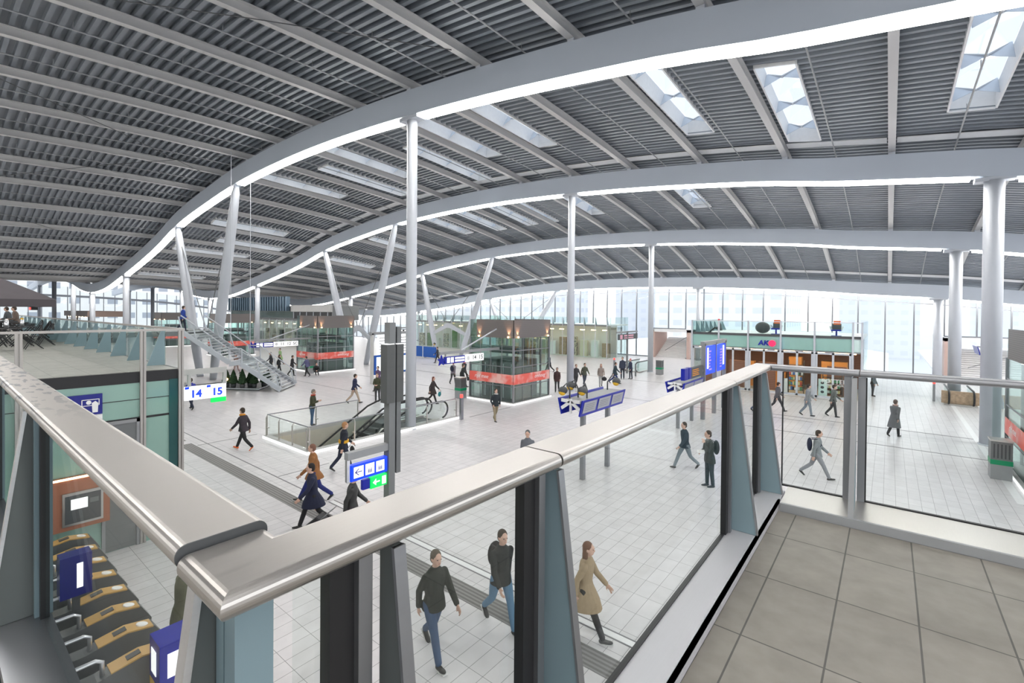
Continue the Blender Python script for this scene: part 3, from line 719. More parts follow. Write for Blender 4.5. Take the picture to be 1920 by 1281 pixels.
# terrace furniture ------------------------------------------------
u = thing('parasol', 'large dark grey cafe parasol over the left terrace', 'parasol', (-29.5, 1.4, ZT))
cm = MB(); h0, h1 = 5.86, 7.1
N = 4; R = 3.2
rim = [(-29.9+R*sx, 1.4+R*.62*sy, h0) for sx, sy in ((1, 1), (-1, 1), (-1, -1), (1, -1))]
top = (-29.5, 1.4, h1)
for i in range(4):
    p, q = rim[i], rim[(i+1) % 4]
    cm.add([p, q, top], [(0, 1, 2)]); cm.add([(p[0], p[1], p[2]-.3), (q[0], q[1], q[2]-.3), q, p], [(0, 1, 2, 3)])
    cm.add([(p[0], p[1], p[2]-.02), (q[0], q[1], q[2]-.02), (top[0], top[1], top[2]-.03)], [(2, 1, 0)])
cm.build('canopy', mat('parasol_cloth', (.10, .09, .10), .9, 0, .1, 3), u)
MB().tube([(-29.5, 1.4, ZT+.08), (-29.5, 1.4, 7.15)], .04, 10).build('pole', 'grey', u)
for p in rim: MB().bar((top[0], top[1], h1-.12), (p[0], p[1], h0-.02), .03, .03).build('rib', 'grey', u)
MB().box(-30, -29, .9, 1.9, ZT, ZT+.08).build('base', 'dark_grey', u)
hh = MB().box(-28.2, -27.6, 2.75, 2.95, 5.42, 5.55).build('heater', 'dark_grey', u)
MB().box(-28.15, -27.65, 2.74, 2.76, 5.44, 5.53).build('heater_glow', 'red_glow', hh)
bx = tag(MB().box(-22.2, -20.6, .95, 1.35, ZT, 4.55).build('planter_box', 'dark_grey', loc=(-21.4, 1.1, ZT)), 'low dark box on the left terrace at the picture edge', 'planter box')
def table(x, y, lab, top='black'):
    t = thing('cafe_table', lab, 'table', (x, y, ZT), 'dark cafe tables on the left terrace')
    MB().box(x-.36, x+.36, y-.36, y+.36, ZT+.72, ZT+.75).build('table_top', top, t)
    for sx in (-1, 1):
        l = MB(); l.bar((x+sx*.3, y-.3, ZT+.01), (x+sx*.3, y+.3, ZT+.72), .03, .03); l.bar((x+sx*.3, y+.3, ZT+.01), (x+sx*.3, y-.3, ZT+.72), .03, .03); l.build('leg', 'black', t)
    return t
TB = [(-23.6, 1.75, 'first'), (-25.6, 2.3, 'second'), (-27.9, 2.5, 'third'), (-30.4, 2.8, 'fourth'), (-33.2, 2.85, 'fifth'), (-42, 2.9, 'sixth')]
for x, y, n in TB: table(x, y, '%s dark cafe table on the left terrace counted away from the viewer' % n)
def chair(x, y, rz, lab):
    t = thing('folding_chair', lab, 'chair', (x, y, ZT), 'dark folding chairs on the left terrace')
    MB().box(x-.21, x+.21, y-.2, y+.2, ZT+.44, ZT+.465).build('seat', 'black', t)
    MB().box(x-.21, x+.21, y+.19, y+.215, ZT+.62, ZT+.86).build('backrest', 'black', t)
    for sx in (-.2, .2):
        MB().bar((x+sx, y-.22, ZT+.01), (x+sx, y+.2, ZT+.86), .025, .025).build('leg', 'black', t)
        MB().bar((x+sx, y+.24, ZT+.01), (x+sx, y-.18, ZT+.45), .025, .025).build('leg', 'black', t)
    t.rotation_euler.z = rz
    return t
for i, (x, y, n) in enumerate(TB):
    if i < 5:
        chair(x+.1, y-.62, pi, 'black folding chair on the inner side of the %s terrace table' % n)
        chair(x-.05, y+.66, 0, 'black folding chair on the railing side of the %s terrace table' % n)
for i, (x, y, n) in enumerate(TB[:3]):
    bt = thing('menu_stand', 'pale cylinder stand on the %s terrace table' % n, 'stand', (x, y, ZT+.75), 'stands on the terrace tables')
    MB().tube([(x+.1, y, ZT+.75), (x+.1, y, ZT+1.02)], .055, 12).build('cylinder', 'steel_light', bt, True)
    MB().ball((x+.1, y, ZT+1.03), .05).build('cap', 'yellow' if i == 1 else 'white', bt)
# platform between the shop and the stairs
tag(MB().prism([(-36.4, 4.03, 3.75), (-36.4, 10.55, 3.75), (-38.5, 12.7, 3.75), (-47, 12.7, 3.75), (-47, 4.03, 3.75)], (0, 0, .3)).build('slab_bridge', 'mid_grey'), 'raised walkway slab behind the glass shop leading to the white stairs', 'slab', None, 'structure')
# ---------------------------------------------------------------- lift kiosks
def fringe(mb, pts, m=0): pass
def lift(x0, x1, y0, y1, label, clad_x=.6, script=True, left=False):
    t = thing('lift_kiosk', label, 'lift', ((x0+x1)/2, (y0+y1)/2, 0), 'glass lift kiosks')
    H = 5.03
    MB().box(x0-.12, x1+.12, y0-.12, y1+.12, .003, .13).build('plinth', 'concrete', t)
    MB().box(x0-.14, x1+.14, y0-.14, y0-.12, .01, .10).box(x1+.12, x1+.14, y0-.12, y1+.14, .01, .10).box(x0-.14, x0-.12, y0-.12, y1+.14, .01, .10).build('plinth_light', 'white_lit', t)
    MB().box(x0, x1, y0, y1, .13, .16).build('car_floor', 'dark_grey', t)
    for n, (a, b, c, d) in enumerate(((x0, x1, y0-.01, y0+.01), (x0, x1, y1-.01, y1+.01), (x0-.01, x0+.01, y0, y1), (x1-.01, x1+.01, y0, y1))):
        MB().box(a, b, c, d, .16, 3.92).build('glass_panel', 'green_glass', t)
    mb = MB()
    for z in (1.06, 2.22, 3.2):
        mb.box(x0, x1, y0-.03, y0-.012, z-.025, z+.025).box(x1+.012, x1+.03, y0, y1, z-.025, z+.025).box(x0-.03, x0-.012, y0, y1, z-.025, z+.025)
    for i in range(5):
        x = x0+(x1-x0)*i/4; mb.box(x-.02, x+.02, y0-.028, y0-.012, .16, 3.92)
        y = y0+(y1-y0)*i/4; mb.box(x1+.012, x1+.028, y-.02, y+.02, .16, 3.92)
    mb.build('frame', 'steel_dark', t)
    for x in (x0, x1):
        for y in (y0, y1): MB().box(x-.05, x+.05, y-.05, y+.05, .16, 3.95).build('corner_post', 'steel_dark', t)
    MB().box(x0+clad_x, x1+.06, y0-.07, y0-.04, 3.95, H).box(x1+.03, x1+.06, y0-.07, y1+.06, 3.95, H).box(x0+clad_x, x1+.06, y1+.03, y1+.06, 3.95, H).box(x0+clad_x, x1, y0, y1, 3.94, 3.97).build('cladding', 'wood_grey', t)
    MB().box(x0, x0+clad_x, y0-.01, y0+.01, 3.95, H).box(x0-.01, x0+.01, y0, y1, 3.95, H).build('glass_parapet', 'green_glass', t)
    b = MB(); b.box(x0, x1+.06, y0-.06, y0-.04, 1.2, 1.78).box(x1+.04, x1+.06, y0-.06, y1, 1.2, 1.78); b = b.build('banner', 'banner', t)
    if script:
        text_mesh('rijd mee', .34, 'white', b, (x0+1.0, y0-.063, 1.52), (1, 0, 0), (0, 0, 1), .002, 'lettering', .35)
        text_mesh('omhoog', .34, 'white', b, (x1+.063, y1-1.1, 1.52), (0, 1, 0), (0, 0, 1), .002, 'lettering', .35)
    if left:
        MB().box(x0-.06, x0-.03, y0-.06, y1-.45, 3.95, H).box(x0-.06, x0+clad_x, y0-.07, y0-.06, 3.95, H).build('cladding', 'wood_grey', t)
        b2 = MB().box(x0-.06, x0-.04, y0-.06, y1-.1, 1.2, 1.78).build('banner', 'banner', t)
        text_mesh('rijd mee', .34, 'white', b2, (x0-.063, y1-1.5, 1.52), (0, -1, 0), (0, 0, 1), .002, 'lettering', .35)
    # car and machinery inside
    cw = (x1-x0)
    for i in range(2):
        xa = x0+.35+i*(cw-.5)/2; xb_ = xa+(cw-.9)/2
        c = MB(); c.box(xa, xb_, y0+.7, y0+.74, .16, 2.5).box(xa, xa+.05, y0+.7, y1-.8, .16, 2.5).box(xb_-.05, xb_, y0+.7, y1-.8, .16, 2.5).box(xa, xb_, y0+.7, y1-.8, 2.45, 2.55).build('lift_car', 'mid_grey', t)
        MB().box(xa+.3, xa+.36, y0+.66, y0+.7, .2, 2.3).box(xb_-.36, xb_-.3, y0+.66, y0+.7, .2, 2.3).build('door_rail', 'steel_light', t)
        MB().box(xa-.06, xa+.02, y1-.5, y1-.4, .16, 3.9).box(xb_-.02, xb_+.06, y1-.5, y1-.4, .16, 3.9).box(xa, xb_, y1-.52, y1-.42, 2.75, 2.95).build('guide_rail', 'steel_dark', t)
    MB().box(x0+.6, x1-.4, y0+1.2, y1-1.0, 2.9, 3.25).build('machine_box', 'dark_grey', t)
    for (lx, ly) in ((x0+clad_x+.25, y0-.14), (x1-.3, y0-.14), (x1+.13, y0+.3), (x1+.13, y1-.3)):
        MB().tube([(lx, ly, 3.97), (lx, ly, 4.05)], .05, 8).build('wall_lamp', 'warm_lamp', t)
        if x0 > -50:
            li = bpy.data.lights.new('uplight', 'SPOT'); li.energy = 45; li.color = (1, .5, .25); li.spot_size = radians(70); li.spot_blend = .6; li.shadow_soft_size = .03
            lo = bpy.data.objects.new('uplight', li); COL.objects.link(lo); lo.location = (lx, ly, 4.07); lo.rotation_euler = (pi, 0, 0)
    return t
lift(-20.75, -17.25, 21.7, 25.4, 'nearest full glass lift kiosk, with grey slatted top and red band, mid hall')
lift(-42.6, -38.95, 21.5, 25.0, 'second glass lift kiosk, behind the foot of the white stairs')
lift(-64.3, -60.6, 21.5, 25.2, 'farthest glass lift kiosk, seen behind the white stairs', script=False)
lift(3.45, 7.1, 21.3, 25.1, 'glass lift kiosk cut off by the right picture edge, beside the bin with green stripe', left=True)
lift(-86, -82.3, 21.5, 25.2, 'tiny glass lift kiosk beyond the left terrace railing', script=False)
def bin_(x, y, lab):
    t = thing('waste_bin', lab, 'bin', (x, y, 0), 'waste bins by the lift kiosks')
    MB().box(x-.26, x+.26, y-.26, y+.26, .002, .5).build('base', 'grey', t)
    MB().box(x-.27, x+.27, y-.27, y+.27, .5, .66).build('stripe', 'green', t)
    b = MB().box(x-.26, x+.26, y-.26, y+.26, .66, 1.28).build('body', 'mid_grey', t)
    s = MB()
    for i in range(5): s.box(x-.2+i*.09, x-.16+i*.09, y-.265, y-.26, .72, 1.2); s.box(x+.26, x+.265, y-.2+i*.09, y-.16+i*.09, .72, 1.2)
    s.build('slot', 'dark_grey', b)
    MB().box(x-.28, x+.28, y-.28, y+.28, 1.28, 1.33).build('lid', 'steel', t)
bin_(3.0, 22.8, 'grey waste bin with a green stripe at the right picture edge')
bin_(-21.25, 21.35, 'grey waste bin with a green stripe left of the nearest lift kiosk')
bin_(-39.4, 21.0, 'green striped bin in front of the second lift kiosk')
bin_(-16.0, 41.2, 'grey bin standing right of the second slim column, near the platforms stair')
def bollard(x, y, lab, h=1.28):
    t = thing('bollard', lab, 'bollard', (x, y, 0), 'bollards with red lamps')
    MB().box(x-.06, x+.06, y-.09, y+.09, .002, h-.16).build('post', 'steel_dark', t)
    MB().tube([(x, y, h-.16), (x, y, h)], .075, 12).build('lamp', 'red_glow', t)
bollard(-16.95, 17.1, 'grey bollard with glowing red lamp at the escalator railing corner')
bollard(-20.0, 40.3, 'grey bollard with red lamp near the far escalator')
bollard(2.3, 40.5, 'red topped bollard left of the thick right column')
# glass pen behind the right lift
gp = thing('glass_screen', 'frameless glass screen standing behind the right lift kiosk', 'screen', (3.5, 26.5, 0))
MB().box(3.4, 3.42, 25.35, 27.8, .02, 2.9).build('pane', 'green_glass', gp)
MB().box(3.36, 3.46, 25.35, 27.8, .002, .05).build('base_rail', 'white_lit', gp)
# ---------------------------------------------------------------- bookshop
YB = 37.2
k = thing('bookshop', 'glass bookshop pavilion with pale green fascia and roof terrace, right of centre', 'shop', (-6.6, 42, 0))
XP = [-11.9, -9.94, -7.93, -5.86, -3.87, -1.79, -1.32]
MB().box(-11.9, -1.3, YB+.05, 46, 3.90, 4.05).build('roof_slab', 'panel_white', k)
MB().box(-11.9, -1.3, YB-.02, YB+.04, 3.94, 4.10).build('slab_edge', 'dark_grey', k)
MB().box(-11.88, -1.32, YB+.06, YB+.14, 3.08, 3.94).build('fascia', 'mint_pale', k)
MB().box(-11.9, -1.3, YB-.03, YB+.05, 3.0, 3.06).build('transom', 'grey', k)
for i, x in enumerate(XP): MB().box(x-.055, x+.055, YB-.07, YB+.05, 0, 5.02).build('post', 'white_steel', k)
for i in range(5):
    a, b = XP[i], XP[i+1]
    MB().box(a+.06, b-.06, YB-.01, YB+.005, 3.07, 4.95).build('glass_panel', 'green_glass', k)
    sf = MB(); xm = (a+b)/2
    for x in (a+.12, xm, b-.12): sf.box(x-.06, x+.06, YB-.04, YB+.04, 0, 3.0)
    sf.box(a, b, YB-.04, YB+.04, 2.86, 2.98).box(a, b, YB-.04, YB+.04, 0, .12)
    f = sf.build('shopfront_frame', 'white_steel', k)
    MB().box(a+.18, b-.18, YB-.006, YB+.006, .12, 2.86).build('glass_panel', 'rail_glass', f)
MB().box(-11.9, -1.3, YB-.02, YB+.02, 4.95, 5.0).build('handrail', 'steel_light', k)
MB().box(-1.33, -1.27, YB, 46, 0, 5.0).build('side_glass', 'green_glass', k)
sg = MB().box(-11.91, -11.89, YB, 46, 0, 5.0).build('side_glass', 'green_glass', k)
for i in range(7):
    y = 38+i*1.2
    MB().prism([(-11.86, y-.02, 4.05), (-11.45, y-.02, 4.05), (-11.8, y-.02, 4.95), (-11.86, y-.02, 4.95)], (0, .04, 0)).build('fin', 'fin_paint', sg)
MB().box(-11.8, -1.4, 43.0, 43.2, 0, 3.9).build('back_wall', 'brick', k)
MB().box(-11.8, -1.4, YB+.2, 43, .002, .02).build('inner_floor', 'concrete', k)
MB().box(-11.8, -1.4, YB+.2, 43, 3.02, 3.06).build('inner_ceiling', 'dark_grey', k)
for i in range(6):
    x = -11+i*1.75
    MB().box(x-.6, x+.6, 38.0, 38.4, 2.88, 3.0).build('ceiling_lamp', 'warm_lamp', k)
for i, x in enumerate((-10.9, -8.9, -6.9, -2.7)):
    MB().box(x-.55, x+.55, 38.3, 38.5, .02, 2.0).build('brick_panel', 'brick', k)
wd = mat('warm_wood', (.62, .30, .10), .5)
for i, (x0, x1, z0, z1) in enumerate(((-8.6, -8.0, 1.3, 1.9), (-3.7, -2.2, 1.5, 2.2), (-5.7, -4.9, 1.2, 2.4), (-6.9, -5.9, .5, 1.2))):
    MB().box(x0, x1, 39.6, 40.2, .02, z1).build('display_cabinet', wd, k)
# books on shelves: nearest shelf rows as individuals
def shelf(x, y, w, lab, zs, cols, pre):
    t = thing('bookshelf', lab, 'shelf', (x, y, 0), 'shelves in the bookshop window')
    MB().box(x-w/2, x-w/2+.03, y, y+.28, .03, zs[-1]+.32).box(x+w/2-.03, x+w/2, y, y+.28, .03, zs[-1]+.32).build('side_panel', 'dark_grey', t)
    for z in zs: MB().box(x-w/2+.03, x+w/2-.03, y, y+.28, z-.025, z).build('shelf', 'dark_grey', t)
    n = 0
    for zi, z in enumerate(zs[:-1]):
        xx = x-w/2+.06
        while xx < x+w/2-.16:
            wd_ = random.uniform(.07, .13); h = random.uniform(.16, .26)
            b = MB().box(xx, xx+wd_, y+.02, y+.2, z+.001, z+h).build('book', random.choice(cols), loc=(xx, y, z))
            tag(b, 'book standing in %s, %s shelf' % (pre, ['lowest', 'second', 'third', 'fourth', 'fifth'][zi]), 'book', 'books on %s' % lab)
            xx += wd_+.015
bk = [mat('book_%d' % i, c, .5) for i, c in enumerate(((.6, .1, .08), (.1, .2, .5), (.7, .6, .3), (.75, .75, .72), (.15, .35, .2), (.05, .05, .06)))]
shelf(-5.0, 37.75, .95, 'dark bookshelf in the middle bay of the bookshop window', [.25, .6, .95, 1.3, 1.65, 2.0], bk, 'the dark shelf of the middle bay')
shelf(-2.9, 37.75, 1.1, 'dark bookshelf in the right bay of the bookshop window', [.25, .6, .95, 1.3], [bk[2], bk[4], bk[4], bk[3]], 'the right bay shelf')
po = thing('poster_stand', 'pale green poster stand in the right bay of the bookshop window', 'stand', (-3.75, YB+.25, 0))
MB().box(-3.65, -3.75+.6, YB+.22, YB+.3, .03, 1.2).build('board', 'mint_pale', po)
for i in range(3): MB().ball((-3.42, YB+.215, .35+i*.3), (.1, .01, .09), 10, 6).build('print', 'dark_grey', po)
po = thing('poster_stand', 'small white poster stand in the middle bay of the bookshop window', 'stand', (-6.5, YB+.25, 0))
MB().box(-5.75, -5.45, YB+.22, YB+.3, .03, 1.05).build('board', 'white', po)
text_mesh('POTTER', .38, 'white', k, (-2.75, YB-.09, 1.12), (1, 0, 0), (0, 0, 1), .004)
text_mesh('THE BOOK', .22, 'white', k, (-2.75, YB-.09, .88), (1, 0, 0), (0, 0, 1), .004)
text_mesh('SHOP', .16, 'white', k, (-2.75, YB-.09, .69), (1, 0, 0), (0, 0, 1), .004)
tk = thing('shop_sign', 'dark blue AKO lettering with a red dot as its last letter', 'sign', (-6.75, YB-.05, 3.44))
text_mesh('AK', .50, 'blue', tk, (-6.93, YB-.05, 3.45), (1, 0, 0), (0, 0, 1), .02, 'lettering', .12, .012)
MB().tube([(-6.38, YB-.08, 3.45), (-6.38, YB-.02, 3.45)], .225, 28).build('dot', mat('ako_red', (.85, .02, .08), .4, emit=(.9, .02, .1), es=.5), tk)
# lounge chairs on its roof terrace
def lounge(x, y, lab):
    t = thing('lounge_chair', lab, 'chair', (x, y, 4.055), 'orange headed lounge chairs on the bookshop roof')
    MB().box(x-.28, x+.28, y-.3, y+.3, 4.40, 4.50).box(x-.05, x+.05, y-.05, y+.05, 4.1, 4.4).box(x-.28, x+.28, y-.25, y+.25, 4.055, 4.1).build('seat', 'blue', t)
    MB().obox((x, y+.32, 4.68), (.25, 0, 0), (0, .04, 0), (0, .03, .2)).build('backrest', 'dark_grey', t)
    MB().obox((x, y+.36, 4.95), (.2, 0, 0), (0, .05, 0), (0, .01, .13)).build('headrest', 'orange', t)
    for s in (-1, 1): MB().tube([(x+s*.3, y-.25, 4.45), (x+s*.36, y-.25, 4.7), (x+s*.36, y+.2, 4.72), (x+s*.28, y+.3, 4.5)], .035, 8).build('armrest', 'white', t, True)
lounge(-6.35, 38.4, 'lounge chair with orange headrest above the red dot of the shop lettering')
lounge(-2.75, 38.3, 'lounge chair with orange headrest near the right end of the bookshop roof')
ps = tag(MB().ball((-7.3, 38.8, 4.5), (.5, .35, .42), 16, 10).build('bean_bag', 'dark_grey', smooth=True, loc=(-7.3, 38.8, 4.06)), 'dark rounded bean bag seat on the bookshop roof', 'seat')
# ---------------------------------------------------------------- other shops
def glass_shop(x0, x1, y0, y1, lab, cols, step=1.5, top=4.95, warm=True):
    t = thing('glass_store', lab, 'shop', ((x0+x1)/2, y0, 0), 'glass stores along the far side')
    MB().box(x0, x1, y0+.05, y1, 3.9, 4.05).build('roof_slab', 'panel_white', t)
    MB().box(x0, x1, y0-.02, y0+.05, 3.85, 4.05).build('slab_edge', 'mid_grey', t)
    MB().box(x0, x1, y0-.01, y0+.01, 0, top).build('front_glass', 'green_glass', t)
    MB().box(x1-.01, x1+.01, y0, y1, 0, top).build('side_glass', 'green_glass', t)
    n = int((x1-x0)/step)
    for i in range(n+1):
        x = x0+(x1-x0)*i/n
        o = MB().box(x-.035, x+.035, y0-.06, y0-.01, 0, top).build('mullion', 'white_steel', t)
        MB().prism([(x-.02, y0+.02, 4.06), (x-.02, y0+.4, 4.06), (x-.02, y0+.08, top-.1), (x-.02, y0+.02, top-.1)], (.04, 0, 0)).build('fin', 'fin_paint', o) if top > 4.5 else None
    MB().box(x0, x1, y0+2.6, y0+2.8, 0, 3.9).build('back_wall', 'panel_white', t)
    MB().box(x0, x1, y0+.3, y0+2.6, .002, .02).build('inner_floor', 'panel_white', t)
    for i in range(n):
        x = x0+(x1-x0)*(i+.5)/n
        c = cols[i % len(cols)]
        MB().box(x-.5, x+.5, y0+1.2, y0+1.6, .02, random.uniform(1.2, 2.6)).build('display_rack', c, t)
        if warm: MB().box(x-.3, x+.3, y0+.9, y0+1.0, 3.3, 3.4).build('ceiling_lamp', 'warm_lamp', t)
    return t
cr_ = mat('cream', (.75, .68, .52), .6); gd = mat('goods', (.45, .32, .22), .6, 0, .5, 8); gd2 = blotch('goods2', (.7, .6, .45), (.25, .22, .2), 4, .6)
glass_shop(-45, -26.3, 51, 56.8, 'bright glass store with warm shelves behind the nearest lift kiosk', [gd2, cr_, 'white', gd])
glass_shop(-60.5, -47.5, 49.5, 56.8, 'glass store between the leaning columns with green planting', [gd2, mat('greens', (.15, .28, .1), .8, 0, .5, 9), 'white'], 1.7)
glass_shop(-96, -62.5, 36, 40, 'dim row of shops under the dark office block at the far left', [gd, 'dark_grey', cr_, 'mid_grey', gd2], 2.4, 4.04)
ob = thing('office_block', 'dark upper office floors with blue vertical louvres above the far left shops', 'building', (-80, 46, 4.1))
MB().box(-98, -62.5, 36.6, 41, 4.1, 6.2).build('wall', 'mid_grey', ob)
lv = MB()
for i in range(26): lv.box(-97.5+i*.9, -97.2+i*.9, 35.9, 36.5, 5.4, 7.7)
lv.build('louvre', mat('louvre_blue', (.16, .24, .32), .3, .4), ob)
MB().box(-98, -74, 36.5, 36.6, 4.3, 5.3).build('window_band', 'green_glass', ob)
MB().box(-73.5, -62.5, 36.4, 36.6, 4.25, 5.25).build('dark_window', 'black', ob)
MB().box(-73.8, -62.3, 36.2, 36.6, 5.3, 6.3).build('parapet', 'concrete', ob)
for i in range(6): MB().box(-73.2+i*2, -73.1+i*2, 36.3, 36.42, 4.25, 5.25).build('mullion', 'white_steel', ob)
fb = thing('food_bar', 'row of low brown bar counters far beyond the left terrace railing', 'bar', (-110, 18, 0))
MB().box(-118, -98, 16, 21, 4.2, 5.1).build('canopy', mat('bar_brown', (.30, .22, .19), .6), fb)
MB().box(-118, -98, 17, 20, 0, 1.2).build('counter', 'dark_grey', fb)
for i in range(8): MB().ball((-117+i*2.5, 16.4, 4.1), .09, 8, 6).build('lamp', 'warm_lamp', fb)
for x in (-117, -108, -99): MB().box(x-.1, x+.1, 16.2, 16.4, 0, 4.2).build('post', 'mid_grey', fb)
# ---------------------------------------------------------------- escalators
ex0, ex1, ey0, ey1 = -20.6, -17.4, 9.3, 16.2
e = thing('escalator_well', 'floor opening with glass balustrades around the escalators in mid hall', 'balustrade', (-19, 12.7, 0))
MB().box(ex0-.25, ex0, ey0-.25, 17.2, .002, .14).box(ex1, ex1+.25, ey0-.25, 17.2, .002, .14).box(ex0, ex1, ey0-.25, ey0, .002, .14).build('kerb', 'concrete', e)
MB().box(ex0-.27, ex0-.25, ey0-.27, 17.2, .01, .12).box(ex1+.25, ex1+.27, ey0-.27, 17.2, .01, .12).box(ex0-.25, ex1+.25, ey0-.27, ey0-.25, .01, .12).build('kerb_light', 'white_lit', e)
MB().box(ex0-.02, ex0, ey0, ey1, -5, 0).box(ex1, ex1+.02, ey0, ey1, -5, 0).box(ex0, ex1, ey0-.02, ey0, -1.1, 0).box(ex0, ex1, ey1, ey1+.02, -5, 0).build('well_wall', mat('well_beige', (.58, .55, .48), .6), e)
MB().box(ex0, ex1, ey0-8, ey1, -5.05, -5).build('lower_floor', 'concrete', e)
for y in (ey0+.01,):
    MB().box(ex0+.4, ex0+1.0, y, y+.03, -.55, -.45).box(ex0+1.8, ex0+2.4, y, y+.03, -.55, -.45).build('wall_lamp', 'warm_lamp', e)
def esc_rail(x, y0, y1, side):
    n = max(1, int(round((y1-y0)/2.1))); st = (y1-y0)/n
    MB().box(x-.007, x+.007, y0+.03, y1-.03, .18, .98).build('glass_panel', 'rail_glass', e)
    MB().tube([(x, y0, 1.03), (x, y1, 1.03)], .025, 8).build('handrail', 'steel_dark', e)
    for i in range(n+1):
        y = y0+i*st; o = MB().bar((x+side*.06, y, .14), (x+side*.06, y, .92), .05, .03).tube([(x+side*.06, y, .92), (x, y, 1.03)], .018, 6).build('post', 'steel', e)
        MB().box(x-.05, x+.07, y-.05, y+.05, .45, .48).build('clamp', 'steel', o)
esc_rail(ex0-.12, ey0-.12, 13.6, -1); esc_rail(ex1+.12, ey0-.12, 17.0, 1)
MB().box(ex0-.1, ex1+.1, ey0-.127, ey0-.113, .18, .98).build('glass_panel', 'rail_glass', e)
MB().tube([(ex0-.12, ey0-.12, 1.03), (ex1+.12, ey0-.12, 1.03)], .025, 8).build('handrail', 'steel_dark', e)
for i in range(4):
    x = ex0-.1+(ex1-ex0+.2)*i/3; MB().bar((x, ey0-.18, .14), (x, ey0-.18, .92), .05, .03).tube([(x, ey0-.18, .92), (x, ey0-.12, 1.03)], .018, 6).build('post', 'steel', e)
def escalator(x0, x1, lab):
    t = thing('escalator', lab, 'escalator', ((x0+x1)/2, 13, 0), 'two escalators going down in the floor opening')
    yt, yb = 14.3, 14.3-4.5/math.tan(radians(30))
    st = MB(); n = 22
    for i in range(n):
        y = yt-i*.35; z = -.2*i
        st.box(x0+.22, x1-.22, y-.36, y, z-.25, z-.01)
    st.box(x0+.22, x1-.22, yt, 16.15, -.06, -.01); st.build('step', 'escal', t)
    for x, s in ((x0+.12, 1), (x1-.12, -1)):
        sk = MB().prism([(x-.1, 16.15, -.12), (x-.1, 16.15, .12), (x-.1, yt+.2, .12), (x-.1, yb, -4.4), (x-.1, yb, -4.9), (x-.1, yt, -.5)], (.2, 0, 0)).build('skirt', 'steel', t)
        MB().prism([(x-.008, 16.4, .1), (x-.008, 16.62, .5), (x-.008, 16.4, .92), (x-.008, yt+.3, .92), (x-.008, yb, -3.6), (x-.008, yb, -4.4), (x-.008, yt+.2, .1)], (.016, 0, 0)).build('glass_side', 'rail_glass', sk)
        arc = [(x, 16.35+.42*cos(radians(a)), .53+.42*sin(radians(a))) for a in range(-80, 91, 17)]
        MB().tube(arc+[(x, 15.2, .95), (x, yt+.4, .95), (x, yt-.4, .72), (x, yt-1.2, .26), (x, yb, -3.6)], .045, 8).build('handrail', 'black', t, True)
escalator(-20.5, -19.05, 'escalator on the far left side of the floor opening')
escalator(-18.95, -17.5, 'escalator nearest the round white column, with black handrail loops')
for n, (x, y) in enumerate([(-19.2, 41.2), (2.9, 39.2), (7.2, 36.6)]):
    t = thing('escalator_end', 'escalator head with black handrail loop, %s' % ['by the group of standing people far back', 'beside the thick column at far right', 'behind the right lift kiosk'][n], 'escalator', (x, y, 0), 'far escalator heads')
    for dx in (0, 1.1):
        arc = [(x+dx, y-.42*cos(radians(a)), .53+.42*sin(radians(a))) for a in range(-80, 91, 17)]
        o = MB().tube(arc+[(x+dx, y+3, .95)], .05, 8).build('handrail', 'black', t, True)
        MB().box(x+dx-.01, x+dx+.01, y, y+3, .1, .92).build('glass_side', 'green_glass', o)
    MB().box(x-.2, x+1.3, y, y+3, .002, .1).build('floor_plate', 'steel', t)
    if n: MB().box(x-.3, x+3.6, y+.3, y+.5, .1, .85).build('side_panel', 'warm' if n == 9 else gd, t)
# ---------------------------------------------------------------- white stairs
st = thing('staircase', 'white steel staircase with open treads descending from the left walkway to the floor', 'stairs', (-32, 15, 0))
A0 = Vector((-31.9, 15.0, 0)); W = Vector((-2.15, 2.1, 0)); D = Vector((-1, -1, 0)).normalized()
def sp(s, z, w=0.): v = A0+D*s+W*w; v.z = z; return v
L1, L2, L3 = 2.55, 3.3, 6.3; ZL = 1.86
knots = [(0, 0.0), (L1, ZL), (L2, ZL), (L3, 4.05)]
def zof(s):
    for i in range(3):
        (s0, z0), (s1, z1) = knots[i], knots[i+1]
        if s <= s1: return z0+(z1-z0)*(s-s0)/(s1-s0)
    return 4.05
for wv in (0, 1):
    sm_ = MB()
    for i in range(3):
        (s0, z0), (s1, z1) = knots[i], knots[i+1]
        sm_.bar(sp(s0, z0+.12, wv), sp(s1, z1+.02, wv), .09, .30)
    sm_.build('stringer', 'white_steel', st)
    rl = MB()
    for i in range(3):
        (s0, z0), (s1, z1) = knots[i], knots[i+1]
        rl.tube([sp(s0, z0+1.05, wv), sp(s1, z1+1.05, wv)], .04, 8)
    rl.tube([sp(0, .1, wv), sp(0, 1.05, wv)], .025, 8)
    rl.build('handrail', 'white_steel', st, True)
    for s in (.1, 1.3, 2.5, 3.3, 4.3, 5.3, 6.2):
        MB().bar(sp(s, zof(s)+.1, wv), sp(s+(.25 if s not in (2.5, 3.3) else 0), zof(s)+1.05, wv), .06, .06).build('baluster', 'white_steel', st)
    MB().prism([sp(.1, zof(.1)+.2, wv), sp(L1, ZL+.2, wv), sp(L1, ZL+.95, wv), sp(.1, .98, wv)], W*.004).build('glass_panel', 'rail_glass', st)
    MB().prism([sp(L2, ZL+.2, wv), sp(L3, 4.25, wv), sp(L3, 5.0, wv), sp(L2, ZL+.98, wv)], W*.004).build('glass_panel', 'rail_glass', st)
for i in range(11):
    s = .12+i*(L1-.1)/11; c = sp(s, .12+i*ZL/11, .5)
    MB().obox(c, W*.49, D*.14, (0, 0, .025)).build('tread', 'steel_light', st)
